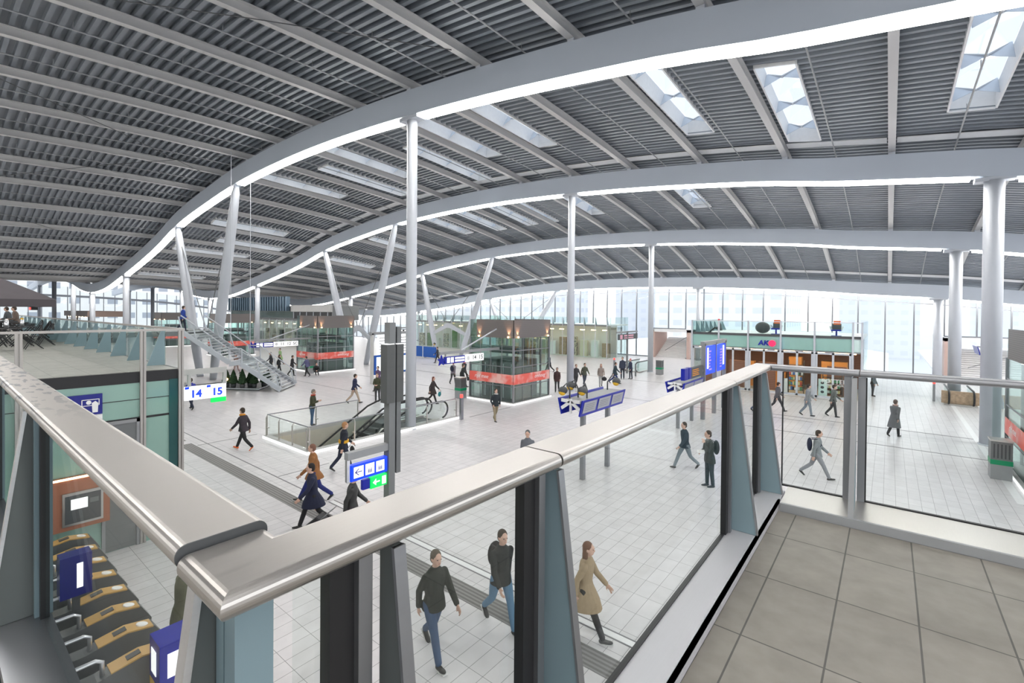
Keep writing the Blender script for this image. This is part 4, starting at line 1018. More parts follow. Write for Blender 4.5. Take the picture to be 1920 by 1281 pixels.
for i in range(13):
    s = L2+.12+i*(L3-L2-.1)/13; c = sp(s, ZL+.12+i*(4.05-ZL)/13, .5)
    MB().obox(c, W*.49, D*.12, (0, 0, .025)).build('tread', 'steel_light', st)
MB().obox(sp((L1+L2)/2, ZL+.0, .5), W*.49, D*(L2-L1)*.5, (0, 0, .03)).build('landing', 'steel_light', st)
MB().bar(sp(1.2, .75, .1), sp(.5, .03, .5), .12, .12).bar(sp(1.2, .75, .9), sp(.5, .03, .5), .12, .12).build('prop', 'white_steel', st)
for wv in (.0, 1.):
    p = sp(L2-.1, ZL, wv); MB().tube([p, (p.x, p.y, zb(p.x, p.y)+1.3)], .022, 6).build('hanger_rod', 'white_steel', st)
s2 = thing('staircase', 'second open tread staircase in shade, partly hidden behind the glass shop corner', 'stairs', (-45, 15, 0))
for i in range(15): MB().box(-47.5+.0, -45.2, 14.9+i*.3, 15.15+i*.3, 3.9-i*.26, 3.95-i*.26).build('tread', 'grey', s2)
MB().bar((-47.5, 14.8, 4.0), (-47.5, 19.3, .05), .08, .3).bar((-45.2, 14.8, 4.0), (-45.2, 19.3, .05), .08, .3).build('stringer', 'white_steel', s2)
# planter island with clipped conifers
pi_ = thing('planter_island', 'low dark edged planting bed below the white stairs', 'planter', (-35, 14, 0))
MB().prism([(-38.6, 11.4, .002), (-35.6, 12.85, .002), (-33.5, 14.25, .002), (-35.2, 15.9, .002), (-38.5, 15.5, .002)], (0, 0, .14)).build('bed', 'dark_grey', pi_)
ed = MB()
for a, b in (((-38.6, 11.4), (-35.6, 12.85)), ((-35.6, 12.85), (-33.5, 14.25)), ((-33.5, 14.25), (-35.2, 15.9))): ed.bar((*a, .10), (*b, .10), .05, .07)
ed.build('edge', 'steel_light', pi_)
def conifer(x, y, h, lab):
    t = thing('potted_conifer', lab, 'plant', (x, y, .145), 'clipped conifers under the stairs')
    MB().lathe([(.14, .0), (.18, .26), (.165, .26), (.16, .22), (0, .22)], (x, y, .145), 16).build('pot', 'dark_grey', t, True)
    MB().tube([(x, y, .36), (x, y, .5)], .03, 8).build('trunk', 'tan', t)
    mb = MB(); n, kk = 22, 16; o = 0
    for i in range(kk+1):
        f = i/kk; r = .31*(1-f)**.75*min(1, .5+f*6)
        for j in range(n):
            q = r*(1+random.uniform(-.16, .16)); an = 2*pi*j/n; mb.v.append((x+q*cos(an), y+q*sin(an), .42+f*h+random.uniform(-.02, .02)))
    for i in range(kk):
        for j in range(n):
            a, b = i*n+j, i*n+(j+1) % n; mb.f.append((a, b, b+n, a+n)); mb.m.append(0)
    mb.f.append(tuple(reversed(range(n)))); mb.m.append(0); mb.f.append(tuple(kk*n+j for j in range(n))); mb.m.append(0)
    mb.build('foliage', 'conifer', t)
for i, (x, y, h, w) in enumerate([(-35.8, 13.1, .95, 'first from the left'), (-35.2, 13.3, 1.0, 'second from the left'), (-34.55, 13.62, 1.05, 'third from the left'), (-34.75, 14.2, .85, 'tallest, right of the warm lamp'), (-34.2, 14.25, .8, 'small one left of the last tall one'), (-34.2, 14.9, .75, 'right of the small one'), (-34.95, 15.5, .7, 'rightmost, behind the stair prop')]):
    conifer(x, y, h, 'dark green clipped conifer under the stairs, %s' % w)
tag(MB().ball((-35.45, 12.96, .72), .10, 10, 8).build('lamp', 'warm', smooth=True, loc=(-35.45, 12.96, .6)), 'warm glowing lamp among the conifers', 'lamp')
# ---------------------------------------------------------------- masts and signs
ms = thing('sign_mast', 'tall grey twin mast with speaker housings, standing just beyond the near railing', 'mast', (-7.5, 5.63, 0))
X0 = -7.5
MB().box(X0-.08, X0+.08, 5.54, 5.68, .002, 5.28).build('post', mat('mast_grey', (.19, .20, .205), .4, .2), ms)
MB().box(X0-.11, X0+.11, 5.5, 5.71, .002, .16).build('foot', 'mid_grey', ms)
MB().box(X0-.06, X0+.06, 5.73, 5.83, 2.35, 5.2).build('post', mat('mast_grey', (.16, .17, .175), .4, .2), ms)
MB().box(X0-.03, X0+.03, 5.68, 5.73, 2.6, 5.1).build('cable_slot', 'black', ms)
for y0_, y1_ in ((5.47, 5.655), (5.70, 5.86)):
    h = MB().box(X0-.10, X0+.10, y0_, y1_, 3.74, 4.86).build('speaker_housing', mat('housing', (.085, .09, .09), .45), ms)
    g = MB()
    for i in range(4): g.box(X0+.10, X0+.103, y0_, y1_, 3.95+i*.24, 3.955+i*.24)
    g.build('seam', 'dark_grey', h)
    MB().box(X0-.09, X0+.09, y0_+.01, y1_-.01, 4.86, 4.875).build('top_lamp', 'white_lit', h)
MB().box(X0-.06, X0+.06, 4.68, 5.55, 2.84, 2.97).build('arm', 'grey', ms)
MB().box(X0-.03, X0+.03, 4.68, 4.74, 2.44, 2.84).build('hanger', 'steel_light', ms)
gs = thing('direction_sign', 'blue hanging sign with a left arrow and two lift pictograms on the near mast', 'sign', (X0, 5.1, 2.58))
MB().box(X0-.05, X0+.055, 4.75, 5.52, 2.44, 2.73).build('panel', 'blue_bright', gs)
X = X0+.058
for i, (a, b) in enumerate(((4.80, 5.00), (5.04, 5.23), (5.27, 5.45))):
    MB().box(X-.002, X, a, b, 2.49, 2.69).build('white_field', 'white_lit', gs)
ar = MB(); ar.box(X, X+.002, 4.83, 4.97, 2.585, 2.60)
for s in (-1, 1): ar.obox((X+.001, 4.865, 2.592+s*.028), (.001, 0, 0), (0, .04, s*.032), (0, -.005*s, .006))
ar.build('arrow', 'blue', gs)
for c0 in (5.135, 5.36):
    pc = MB()
    for dy in (-.03, .0, .03): pc.box(X, X+.002, c0+dy-.009, c0+dy+.009, 2.52, 2.58); pc.box(X, X+.002, c0+dy-.006, c0+dy+.006, 2.585, 2.6)
    pc.build('pictogram', 'blue', gs)
es = thing('exit_sign', 'green lit emergency exit sign with white arrow below the near blue sign', 'sign', (X0, 5.35, 2.3))
MB().box(X0-.04, X0+.055, 5.16, 5.51, 2.20, 2.41).build('panel', 'green_sign', es)
MB().box(X0-.03, X0+.04, 5.0, 5.15, 2.22, 2.40).build('back_box', 'blue', es)
MB().box(X-.002, X+.001, 5.40, 5.49, 2.23, 2.38).build('white_field', 'white_lit', es)
ar = MB(); ar.box(X-.002, X+.001, 5.25, 5.35, 2.295, 2.32).prism([(X-.002, 5.20, 2.307), (X-.002, 5.27, 2.37), (X-.002, 5.27, 2.245)], (.003, 0, 0)); ar.build('arrow', 'white_lit', es)
# platform 14 15 sign left
X1 = -18.0
t = thing('platform_sign', 'hanging platform sign with white 14 and 15 panels, right of the glass shop corner', 'sign', (X1, 5.5, 0))
MB().box(X1-.08, X1+.08, 4.5, 4.66, .002, 3.5).build('post', 'grey', t)
MB().box(X1-.05, X1+.05, 4.5, 6.57, 3.34, 3.52).box(X1-.05, X1+.05, 6.47, 6.57, 2.95, 3.34).box(X1-.05, X1+.05, 5.42, 5.5, 2.95, 3.34).build('arm', 'concrete', t)
for i, (y0_, y1_, tx) in enumerate(((4.7, 5.28, ''), (5.32, 5.92, '14'), (5.95, 6.55, '15'))):
    o = MB().box(X1-.05, X1+.05, y0_, y1_, 2.50, 2.95).build('number_panel', 'white_lit', t)
    MB().box(X1+.05, X1+.054, y0_, y0_+.12, 2.87, 2.95).build('tab', 'blue_bright', o)
    if tx: text_mesh(tx, .34, 'blue_bright', o, (X1+.055, (y0_+y1_)/2+.02, 2.69), (0, 1, 0), (0, 0, 1), .003, 'number', 0, .012)
MB().ball((X1+.055, 5.1, 2.72), (.01, .12, .12), 14, 8).build('clock_face', 'white', t)
MB().box(X1-.04, X1+.05, 6.1, 6.55, 2.34, 2.49).build('exit_panel', 'green_sign', t)
# platform sign on lift
def lift_sign(X1, y0_, yl, z, nums, lab):
    t = thing('platform_sign', lab, 'sign', (X1, (y0_+yl)/2, z))
    MB().box(X1-.06, X1+.06, y0_-.1, yl, z+.52, z+.66).build('arm', 'grey', t)
    MB().tube([(X1, y0_+1.5, z+.66), (X1-.2, yl, z+1.75)], .04, 6).build('stay', 'white_steel', t)
    a = MB().box(X1-.05, X1+.05, y0_+.25, y0_+1.75, z, z+.38).build('blue_panel', 'blue', t)
    for i in range(2): MB().box(X1+.05, X1+.055, y0_+1.0, y0_+1.7, z+.07+i*.15, z+.17+i*.15).build('text_bar', 'white_lit', a)
    MB().box(X1+.05, X1+.055, y0_+.4, y0_+.62, z+.05, z+.33).box(X1+.05, X1+.055, y0_+.68, y0_+.9, z+.05, z+.33).build('white_field', 'white_lit', a)
    n = 10
    sr = [(X1+.02, y0_+(.30 if i % 2 == 0 else .14)*cos(pi*i/5+.3), z+.2+(.30 if i % 2 == 0 else .14)*sin(pi*i/5+.3)) for i in range(n)]
    MB().prism(sr, (.06, 0, 0)).build('end_bracket', 'blue', t)
    y = y0_+1.8
    o = MB().box(X1-.05, X1+.05, y, y+.42, z, z+.4).build('clock_panel', 'white_lit', t)
    MB().ball((X1+.055, y+.21, z+.2), (.008, .14, .14), 14, 8).build('clock_face', 'panel_white', o); y += .45
    for nn in nums:
        o = MB().box(X1-.05, X1+.05, y, y+.5, z, z+.4).build('number_panel', 'white_lit', t)
        text_mesh(nn, .34, 'dark_grey', o, (X1+.053, y+.25, z+.2), (0, 1, 0), (0, 0, 1), .003, 'number', 0, .010); y += .55
    MB().box(X1-.03, X1+.03, y0_+.3, y0_+.36, z+.38, z+.52).box(X1-.03, X1+.03, y-.3, y-.24, z+.4, z+.52).build('hanger', 'grey', t)
lift_sign(-18.3, 16.9, 21.6, 2.72, ['14', '15'], 'blue and white platform sign reading 14 15, fixed to the nearest lift kiosk')
lift_sign(-40.0, 16.4, 21.4, 2.45, ['11', '12', 'SC'], 'platform sign reading 11 12, fixed to the second lift kiosk')
# overhead winged sign
def gooseneck(p, q, t, m='dark_grey'):
    p, q = Vector(p), Vector(q)
    o = MB().tube([p, p+Vector((0, 0, .28)), p.lerp(q, .5)+Vector((0, 0, .36)), q+Vector((0, 0, .1))], .025, 8).build('lamp_arm', 'dark_grey', t, True)
    MB().ball(q, (.15, .15, .13), 14, 10).build('lamp_shade', 'dark_grey', o, True)
    MB().ball(q+Vector((0, -.03, -.05)), (.12, .12, .11), 12, 8).build('lamp_bulb', 'yellow', o, True)
def winged(xc, y0_, y1_, z, hw, lab, posts, lamps=(), papers=3, wing=1):
    t = thing('winged_sign', lab, 'sign', (xc, (y0_+y1_)/2, 0), 'overhead blue winged information signs')
    for s in (-1, 1):
        b = MB(); xa, xb_ = xc+s*(hw-.06), xc+s*(hw+.06)
        b.prism([(xa, y0_, z), (xb_, y0_, z+.5), (xb_+s*.05, y0_, z+.5), (xa+s*.05, y0_, z-.02)], (0, y1_-y0_, 0))
        b = b.build('board', 'blue', t)
        if s > 0:
            for i in range(papers):
                ya = y0_+.10+i*(y1_-y0_-.1)/papers; yb_ = ya+(y1_-y0_-.1)/papers-.14
                f = lambda y, k: (xa+.06+(xb_-xa)*k, y, z+.5*k)
                MB().prism([f(ya, .14), f(yb_, .14), f(yb_, .86), f(ya, .86)], (.006, 0, 0)).build('poster', mat('poster', (.36, .37, .41), .4, 0, .05, 9), b)
                lines = MB()
                for q in range(4): kk = .3+q*.12; lines.prism([f(ya+.1, kk), f(yb_-.15, kk), f(yb_-.15, kk+.03), f(ya+.1, kk+.03)], (.009, 0, 0))
                lines.build('print', 'mid_grey', b)
        st_ = MB()
        for a in range(2): st_.bar((xc, y0_+.03, z+.42), (xc+s*(hw-.02), y0_+.03, z+(.44 if a else .18)), .05, .10)
        st_.build('bracket', 'panel_white', t)
    MB().box(xc-hw+.1, xc+hw-.02, y0_+.05, y1_-.05, z+.42, z+.47).build('top_plate', 'grey', t)
    MB().box(xc-.03, xc+.03, y0_, y0_+.06, z+.05, z+.5).build('end_plate', 'panel_white', t)
    for y in posts: MB().box(xc-.07, xc+.07, y-.07, y+.07, .002, z+.44).build('post', 'steel_dark', t)
    for p, q in lamps: gooseneck(p, q, t)
    return t
winged(-7.83, 12.75, 15.75, 2.26, .36, 'overhead blue winged sign with three grey posters and lamps, beyond the middle railing', (13.56, 15.3),
       [((-8.0, 13.0, 2.73), (-8.2, 12.9, 2.98)), ((-7.9, 13.35, 2.73), (-8.15, 13.3, 3.1)), ((-7.6, 13.4, 2.73), (-7.65, 13.2, 3.0)), ((-7.9, 15.4, 2.73), (-7.6, 15.5, 3.05))])
winged(-7.85, 22.1, 25.0, 1.74, .36, 'overhead blue winged sign half hidden by the railing, left of the orange lined boards', (22.6, 24.6), (), 2)
winged(4.95, 42.3, 44.6, 3.0, .4, 'small blue winged sign seen end on between the two right columns', (42.9, 44.2), (), 1)
winged(6.3, 33.2, 36, 2.3, .4, 'blue winged sign behind the right lift kiosk', (34, 35.4), (((6.2, 33.4, 2.8), (5.6, 33.2, 3.2)),), 1)
gt = thing('information_gantry', 'grey gantry carrying two tall bright blue screens in front of the bookshop', 'gantry', (-7.5, 27, 0))
for y in (25.3, 27.3, 29.2): MB().box(-7.6, -7.4, y-.08, y+.08, .002, 3.95).build('post', 'steel_dark', gt)
MB().box(-7.6, -7.4, 25.1, 29.4, 3.83, 4.05).build('beam', 'grey', gt)
for i, (y0_, y1_) in enumerate(((25.4, 27.15), (27.45, 29.1))):
    o = MB().box(-7.58, -7.42, y0_, y1_, 2.3, 3.78).build('screen', mat('screen_blue', (.0, .02, .5), .3, emit=(.01, .05, .9), es=.9), gt)
    ys_ = (y0_+.25, y0_+.5) if i == 0 else (y1_-.5, y1_-.2)
    MB().box(-7.42, -7.415, ys_[0], ys_[1], 2.6, 3.7).build('white_column', 'white_lit', o)
    tl = MB()
    for q in range(7): tl.box(-7.42, -7.415, y0_+.6, y0_+.75+random.random()*.35, 2.5+q*.16, 2.57+q*.16)
    tl.build('text_line', mat('lilac', (.35, .2, .8), .4, emit=(.35, .2, .9), es=.5), o)
db = thing('departure_display', 'dark display with orange text lines beside the blue gantry screens', 'display', (-7.5, 23.5, 0))
MB().box(-7.58, -7.44, 23.2, 25.0, 2.33, 2.86).build('panel', 'dark_grey', db)
tl = MB()
for q in range(4): tl.box(-7.44, -7.435, 23.4, 24.4-.1*(q % 2), 2.45+q*.09, 2.475+q*.09)
tl.build('text_line', emis('orange_text', (1, .35, .03), .55), db)
MB().box(-7.6, -7.42, 22.2, 22.75, 2.35, 2.9).box(-7.6, -7.42, 22.85, 23.15, 2.35, 2.9).build('blue_panel', 'blue', db)
MB().box(-7.54, -7.48, 24.9, 25.21, 2.5, 2.6).build('arm', 'steel_dark', db)
# departure board in the middle distance
bd = thing('departure_board', 'large blue and white departure board seen behind the near mast', 'board', (-30.4, 23, 0))
for y in (21.1, 24.9): MB().box(-30.5, -30.3, y-.09, y+.09, .002, 3.8).build('post', 'concrete', bd)
MB().box(-30.5, -30.3, 20.9, 25.1, 3.7, 3.9).build('beam', 'grey', bd)
wb = MB().box(-30.47, -30.36, 21.6, 24.5, 2.2, 3.68).build('list_panel', 'white_lit', bd)
MB().box(-30.36, -30.35, 22.35, 23.6, 2.9, 3.68).build('title_field', 'blue_bright', wb)
tl = MB()
for q in range(6):
    for a in (21.7, 23.75): tl.box(-30.36, -30.352, a, a+.55, 2.3+q*.22, 2.36+q*.22)
tl.build('text_line', 'grey', wb)
for a, b_ in ((21.25, 22.45), (23.4, 24.7)):
    o = MB().box(-30.47, -30.33, a, b_, .65, 2.12).build('poster_case', mat('case_blue', (.01, .09, .42), .4), bd)
    MB().box(-30.33, -30.32, a+.2, b_-.1, .8, 1.98).build('poster', 'screen', o)
for n, (x, y0_, y1_, z, lab) in enumerate([(-44, 33.5, 36.5, 2.9, 'small dark direction sign on a post left of the leaning column base'), (-18.6, 37.9, 42.2, 3.1, 'small dark and pink direction sign on a post before the far escalator')]):
    t = thing('direction_sign', lab, 'sign', (x, y0_, 0))
    MB().box(x-.07, x+.07, (y0_+.15 if n == 0 else (y0_+y1_)/2)-.07, (y0_+.15 if n == 0 else (y0_+y1_)/2)+.07, .002, z+.75).build('post', 'mid_grey', t)
    MB().box(x-.05, x+.05, y0_, y1_, z+.6, z+.75).build('arm', 'grey', t)
    MB().box(x-.04, x+.04, y0_+.3, y1_, z, z+.5).build('panel', 'dark_grey', t)
    MB().box(x+.04, x+.045, y0_+.6, y0_+1.1, z+.06, z+.44).box(x+.04, x+.045, y0_+1.4, y1_-.9, z+.08, z+.2).box(x+.04, x+.045, y0_+1.4, y1_-.9, z+.28, z+.42).build('white_field', 'white_lit' if n == 0 else mat('pink_field', (.8, .4, .5), .4), t)
ic_ = thing('hoarding', 'long low blue hoarding with posters between the leaning columns', 'hoarding', (-44, 36.9, 0))
MB().box(-45.6, -40.9, 37.0, 37.1, .12, 1.35).build('panel', mat('hoard_blue', (.01, .10, .42), .5), ic_)
MB().box(-43.2, -43.1, 36.97, 37.0, .12, 1.35).build('joint', 'white', ic_)
for x in (-45.2, -43, -41.2): MB().box(x-.04, x+.04, 37.1, 37.4, .002, .9).build('prop', 'grey', ic_)
gooseneck((-41.3, 37.05, 1.35), (-41.0, 36.9, 1.75), ic_)
# ---------------------------------------------------------------- ticket gates bottom left
GN = ['nearest', 'second', 'third', 'fourth', 'fifth', 'sixth', 'seventh', 'eighth']
for i in range(8):
    x = -7.55-.69*i
    t = thing('ticket_gate', 'grey ticket gate with tan reader top, %s one of the row below the left railing' % GN[i], 'ticket gate', (x, 1.4, 0), 'ticket gates below the left railing')
    MB().prism([(x-.11, .55, .002), (x-.11, 2.12, .002), (x-.11, 2.18, .75), (x-.11, 2.05, .98), (x-.11, 1.75, 1.04), (x-.11, 1.3, .96), (x-.11, .55, .96)], (.22, 0, 0)).build('body', mat('gate_grey', (.10, .105, .105), .4), t)
    tp = MB().prism([(x-.115, 2.03, .995), (x-.115, 1.74, 1.05), (x-.115, 1.43, 1.0), (x-.115, 1.43, .985), (x-.115, 1.74, 1.03), (x-.115, 2.03, .975)], (.23, 0, 0)).build('reader_top', 'tan', t)
    MB().obox((x, 1.67, 1.046), (.05, 0, 0), (0, .07, .012), (0, -.001, .006)).build('display', 'dark_grey', tp)
    MB().tube([(x, 1.92, 1.008), (x, 1.925, 1.025)], .07, 16).build('reader_disc', 'white', tp)
    MB().tube([(x+.02, .75, .9), (x+.02, .75, 1.14), (x+.02, .8, 1.18), (x+.02, 1.3, 1.18), (x+.02, 1.36, 1.14), (x+.02, 1.36, .9)], .025, 8).build('hoop', 'steel_light', t, True)
    MB().box(x+.12, x+.55, 1.0, 1.02, .25, .95).build('flap', 'rail_glass', t)
CPX, CPY = -7.08, 1.98
pl = thing('card_pillar', 'blue and yellow card reader pillar below the near railing corner', 'card reader', (CPX, CPY, 0))
MB().box(CPX-.2, CPX+.2, CPY-.2, CPY+.2, .002, .85).build('base', 'yellow', pl)
MB().prism([(CPX-.2, CPY-.2, .855), (CPX+.2, CPY-.2, .855), (CPX+.2, CPY+.2, .855), (CPX-.2, CPY+.2, .855)], (0, 0, .52)).build('head', 'blue', pl)
MB().box(CPX+.2, CPX+.206, CPY-.12, CPY+.06, .95, 1.25).box(CPX-.12, CPX+.06, CPY-.206, CPY-.2, .95, 1.25).build('screen', 'white_lit', pl)
p2 = thing('gate_display', 'glowing blue display box standing among the ticket gates', 'display', (-9.3, 1.4, 0))
MB().box(-9.36, -9.28, 1.35, 1.43, 1.05, 1.3).build('post', 'dark_grey', p2)
MB().box(-9.44, -9.2, 1.2, 1.55, 1.3, 1.9).build('housing', mat('display_navy', (.004, .008, .16), .3), p2)
MB().box(-9.2, -9.195, 1.38, 1.45, 1.42, 1.78).build('screen', 'white_lit', p2)
# ---------------------------------------------------------------- people
CL = {}
def cl(c, r=.85):
    if c not in CL: CL[c] = mat('cloth_%d' % len(CL), c, r, 0, .12, 14, .2)
    return CL[c]
SKIN = [mat('skin_light', (.62, .40, .31), .55, 0, .05, 5), mat('skin_tan', (.42, .25, .17), .55, 0, .05, 5), mat('skin_dark', (.16, .09, .06), .5, 0, .05, 5)]
EYE = mat('eye_dark', (.03, .02, .02), .3); LIP = mat('lip', (.45, .18, .16), .5)
def loft(mb, rings, n=14):
    """rings: (z, rx, ry, cy) closed body of elliptical sections"""
    o = len(mb.v)
    for z, rx, ry, cy in rings:
        for j in range(n): a = 2*pi*j/n; mb.v.append((rx*cos(a), cy+ry*sin(a), z))
    for i in range(len(rings)-1):
        for j in range(n):
            a, b = o+i*n+j, o+i*n+(j+1) % n; mb.f.append((a, b, b+n, a+n)); mb.m.append(0)
    mb.f.append(tuple(o+j for j in reversed(range(n)))); mb.m.append(0)
    mb.f.append(tuple(o+(len(rings)-1)*n+j for j in range(n))); mb.m.append(0)
def limb(mb, pts, rs, n=10):
    mb.tube(pts, rs, n)
    for p, r in zip(pts, rs): mb.ball(p, r, n, 6)
def rem(o, vox, sm=4):
    m = o.modifiers.new('surface', 'REMESH'); m.mode = 'VOXEL'; m.voxel_size = vox; m.use_smooth_shade = True
    s = o.modifiers.new('smooth', 'SMOOTH'); s.factor = .5; s.iterations = sm
    return o
def person(label, loc, phi, h=1.75, pose='walk', top=(.03, .03, .035), legs=(.04, .06, .11), hair=(.05, .035, .025), shoe=(.03, .03, .03), coat=0, long_hair=False, skin=0, arms='walk', near=False, cap=None, stride=24, flip=False, lean=4, scarf=None, blond=False, seat=.46, skirt=None, band=None):
    t = thing('person', label, 'person', (0, 0, 0), 'people in the station hall')
    k = h/1.75; vox = .0105 if near else .017
    sd = -1 if flip else 1
    hip = .92
    # legs
    LG = {}
    for s in (-1, 1):
        if pose == 'sit': th, kn = (radians(84), radians(80)) if seat > .3 else (radians(104), radians(56))
        elif pose == 'stand': th, kn = radians(3*s), radians(3)
        else:
            f = s*sd; th = radians(stride if f > 0 else -stride*.75); kn = radians(6 if f > 0 else 26)
        hp = Vector((.095*s, 0, hip)); kp = hp+Vector((0, sin(th), -cos(th)))*.43; a2 = th-kn
        ap = kp+Vector((0, sin(a2), -cos(a2)))*.42
        ft = (a2*.5 if pose == 'walk' and a2 > 0 else a2*.9 if pose == 'walk' else 0)
        LG[s] = (hp, kp, ap, ft)
    low = min(LG[s][2].z-.075 for s in LG)
    if pose == 'sit': low = hip-.10-seat if seat > .2 else min(low, hip-.12)
    dz = -low
    mv = lambda v: Vector((v.x, v.y, v.z+dz))
    ln = radians(lean)
    def tq(x, y, z):  # torso lean about the hip
        zz = z-hip; return Vector((x, y+zz*sin(ln), hip+zz*cos(ln)+dz))
    tz = hip+dz
    body = MB(); tr = MB(); jk = MB()
    for s in (-1, 1):
        hp, kp, ap, ft = (mv(LG[s][0]), mv(LG[s][1]), mv(LG[s][2]), LG[s][3])
        limb(body, [hp, kp, ap], [.075, .05, .036])
        fd = Vector((0, cos(ft), sin(ft)))
        body.tube([ap+Vector((0, -.02, -.03)), ap+fd*.13+Vector((0, 0, -.05))], [.034, .022], 8)
        limb(tr, [hp, hp.lerp(kp, .5), kp, kp.lerp(ap, .35), ap+Vector((0, 0, .02))], [.10, .088, .066, .064, .055])
        sh = MB(); c = ap+Vector((0, 0, -.035)); rot = Matrix.Rotation(ft, 3, 'X')
        sh.ball(c+rot@Vector((0, -.005, -.005)), (.046, .065, .045), 10, 6, 0, rot); sh.ball(c+rot@Vector((0, .10, -.018)), (.046, .10, .032), 12, 6, 0, rot); sh.ball(c+rot@Vector((0, .04, -.01)), (.042, .09, .04), 10, 6, 0, rot)
        so = rem(sh.build('shoe', cl(shoe, .5), t), vox)
        if near:
            MB().obox(c+rot@Vector((0, .06, -.045)), rot@Vector((.042, 0, 0)), rot@Vector((0, .135, 0)), rot@Vector((0, 0, .009))).build('sole', cl((.75, .75, .74), .6), so)
    loft(body, [(hip-.08, .13, .095, 0), (hip, .15, .10, 0), (1.05, .13, .09, 0), (1.3, .165, .105, 0), (1.42, .14, .085, 0), (1.47, .06, .06, 0)])
    loft(tr, [(hip-.11, .10, .08, 0), (hip-.04, .158, .115, 0), (hip+.08, .152, .11, 0), (hip+.14, .14, .10, 0)])
    # torso clothing
    bot = hip-.06-coat
    flare = .03+coat*.12
    rg = []
    sw = math.tan(radians(stride))*.92 if pose == 'walk' else .05
    if coat > .05: rg += [(bot, .19+flare, .14+sw*(coat+.10)*1.15, .0), ((bot+hip)/2, .188+flare*.5, .15+sw*(coat+.08)*.8, 0)]
    else: rg += [(bot-.035, .196, .19 if pose == 'walk' else .15, 0)]
    rg += [(hip+.05, .178, .145, 0), (1.06, .16, .118, 0), (1.2, .178, .128, 0), (1.32, .19, .13, 0), (1.39, .172, .118, -.005), (1.435, .125, .098, -.005), (1.475, .08, .078, -.005), (1.50, .07, .07, 0)]
    loft(jk, rg, 18)
    # apply lean to torso verts
    def leaned(mb, from_i):
        for i in range(from_i, len(mb.v)):
            x, y, z = mb.v[i]; mb.v[i] = tuple(tq(x, y, z))
    nb = len(body.v)-14*6; leaned(body, nb)
    leaned(jk, 0); n0 = len(tr.v)-14*4
    for i in range(n0, len(tr.v)): x, y, z = tr.v[i]; tr.v[i] = (x, y, z+dz)
    # arms + hands
    tips = {}
    for s in (-1, 1):
        S = tq(.168*s, 0, 1.368)
        am = arms if not isinstance(arms, dict) else arms[s]
        if am == 'walk':
            a = radians(-26*s*sd if pose == 'walk' else 4); b = a+radians(22); sx = .05
            e = S+Vector((s*.045, sin(a)*.28, -cos(a)*.28)); w_ = e+Vector((s*.0, sin(b)*.25, -cos(b)*.25))
        elif am == 'phone':
            e = S+Vector((s*.03, .07, -.27)); w_ = e+Vector((-s*.10, .20, .08))
        elif am == 'ear':
            e = S+Vector((s*.10, .16, -.20)); w_ = e+Vector((-s*.12, .05, .23))
        elif am == 'pocket':
            e = S+Vector((s*.09, -.05, -.27)); w_ = e+Vector((-s*.05, .13, -.18))
        elif am == 'front':
            e = S+Vector((s*.06, .03, -.27)); w_ = e+Vector((-s*.14, .19, -.04))
        else:
            e = S+Vector((s*.05, .0, -.28)); w_ = e+Vector((0, .05, -.25))
        d = (w_-e).normalized()
        limb(body, [S, e, w_], [.05, .04, .028]); limb(jk, [S, S.lerp(e, .5), e, e.lerp(w_, .93)], [.063, .062, .056, .046])
        nin = Vector((-s, 0, 0)); nin = (nin-d*nin.dot(d)).normalized(); across = d.cross(nin)
        pc = w_+d*.05; R = Matrix((across, nin, d)).transposed()
        body.ball(pc, (.043, .018, .055), 10, 6, 0, R)
        for fi, (off, L) in enumerate(((-.032, .060), (-.011, .074), (.011, .080), (.032, .072))):
            b0 = pc+d*.045+across*off; b1 = b0+d*L*.55+across*off*.25+nin*.008; b2 = b1+d*L*.4+nin*.026
            body.tube([b0-d*.02, b0, b1, b2], [.010, .010, .009, .0075], 6)
        body.tube([w_+d*.02+across*.03, w_+d*.055+across*.058+nin*.008, w_+d*.085+across*.06+nin*.022], [.013, .011, .009], 6)
        tips[s] = pc
    # head
    hc = tq(0, .015, 1.635); hr = Matrix.Rotation(-ln*.3+(-.25 if arms == 'phone' else 0), 3, 'X')
    P = lambda x, y, z: hc+hr@Vector((x, y, z))
    limb(body, [tq(0, 0, 1.44), P(0, -.015, -.07)], [.058, .052])
    body.ball(hc, (.076, .097, .112), 14, 10, 0, hr); body.ball(P(0, .03, -.06), (.058, .062, .062), 12, 8, 0, hr)
    body.ball(P(0, .098, -.02), (.015, .02, .026), 8, 6, 0, hr); body.ball(P(0, .085, .03), (.05, .02, .014), 8, 6, 0, hr)
    for s in (-1, 1): body.ball(P(.077*s, -.005, -.012), (.012, .022, .032), 8, 6, 0, hr)
    bo = rem(body.build('body', SKIN[skin], t), vox, 3)
    if near or h*0 == 1 or True:
        ey = MB()
        for s in (-1, 1): ey.ball(P(.031*s, .088, .008), (.012, .008, .008), 8, 6, 0, hr)
        ey.build('eyes', EYE, t); MB().ball(P(0, .086, -.058), (.022, .010, .006), 8, 6, 0, hr).build('mouth', LIP, t)
    hm = MB()
    hm.ball(P(0, -.022, .028), (.086, .100, .100), 14, 10, 0, hr); hm.ball(P(0, -.045, -.02), (.080, .075, .085), 12, 8, 0, hr)
    if long_hair: hm.ball(P(0, -.072, -.12), (.085, .042, .16), 12, 8, 0, hr); hm.ball(P(.07, -.03, -.1), (.025, .04, .11), 8, 6, 0, hr); hm.ball(P(-.07, -.03, -.1), (.025, .04, .11), 8, 6, 0, hr)
    rem(hm.build('hair' if cap is None else 'hat', cl(cap or hair, .8), t), vox, 2)
    rem(jk.build('coat' if coat > .12 else 'jacket', cl(top), t), vox)
    rem(tr.build('trousers', cl(legs), t), vox)
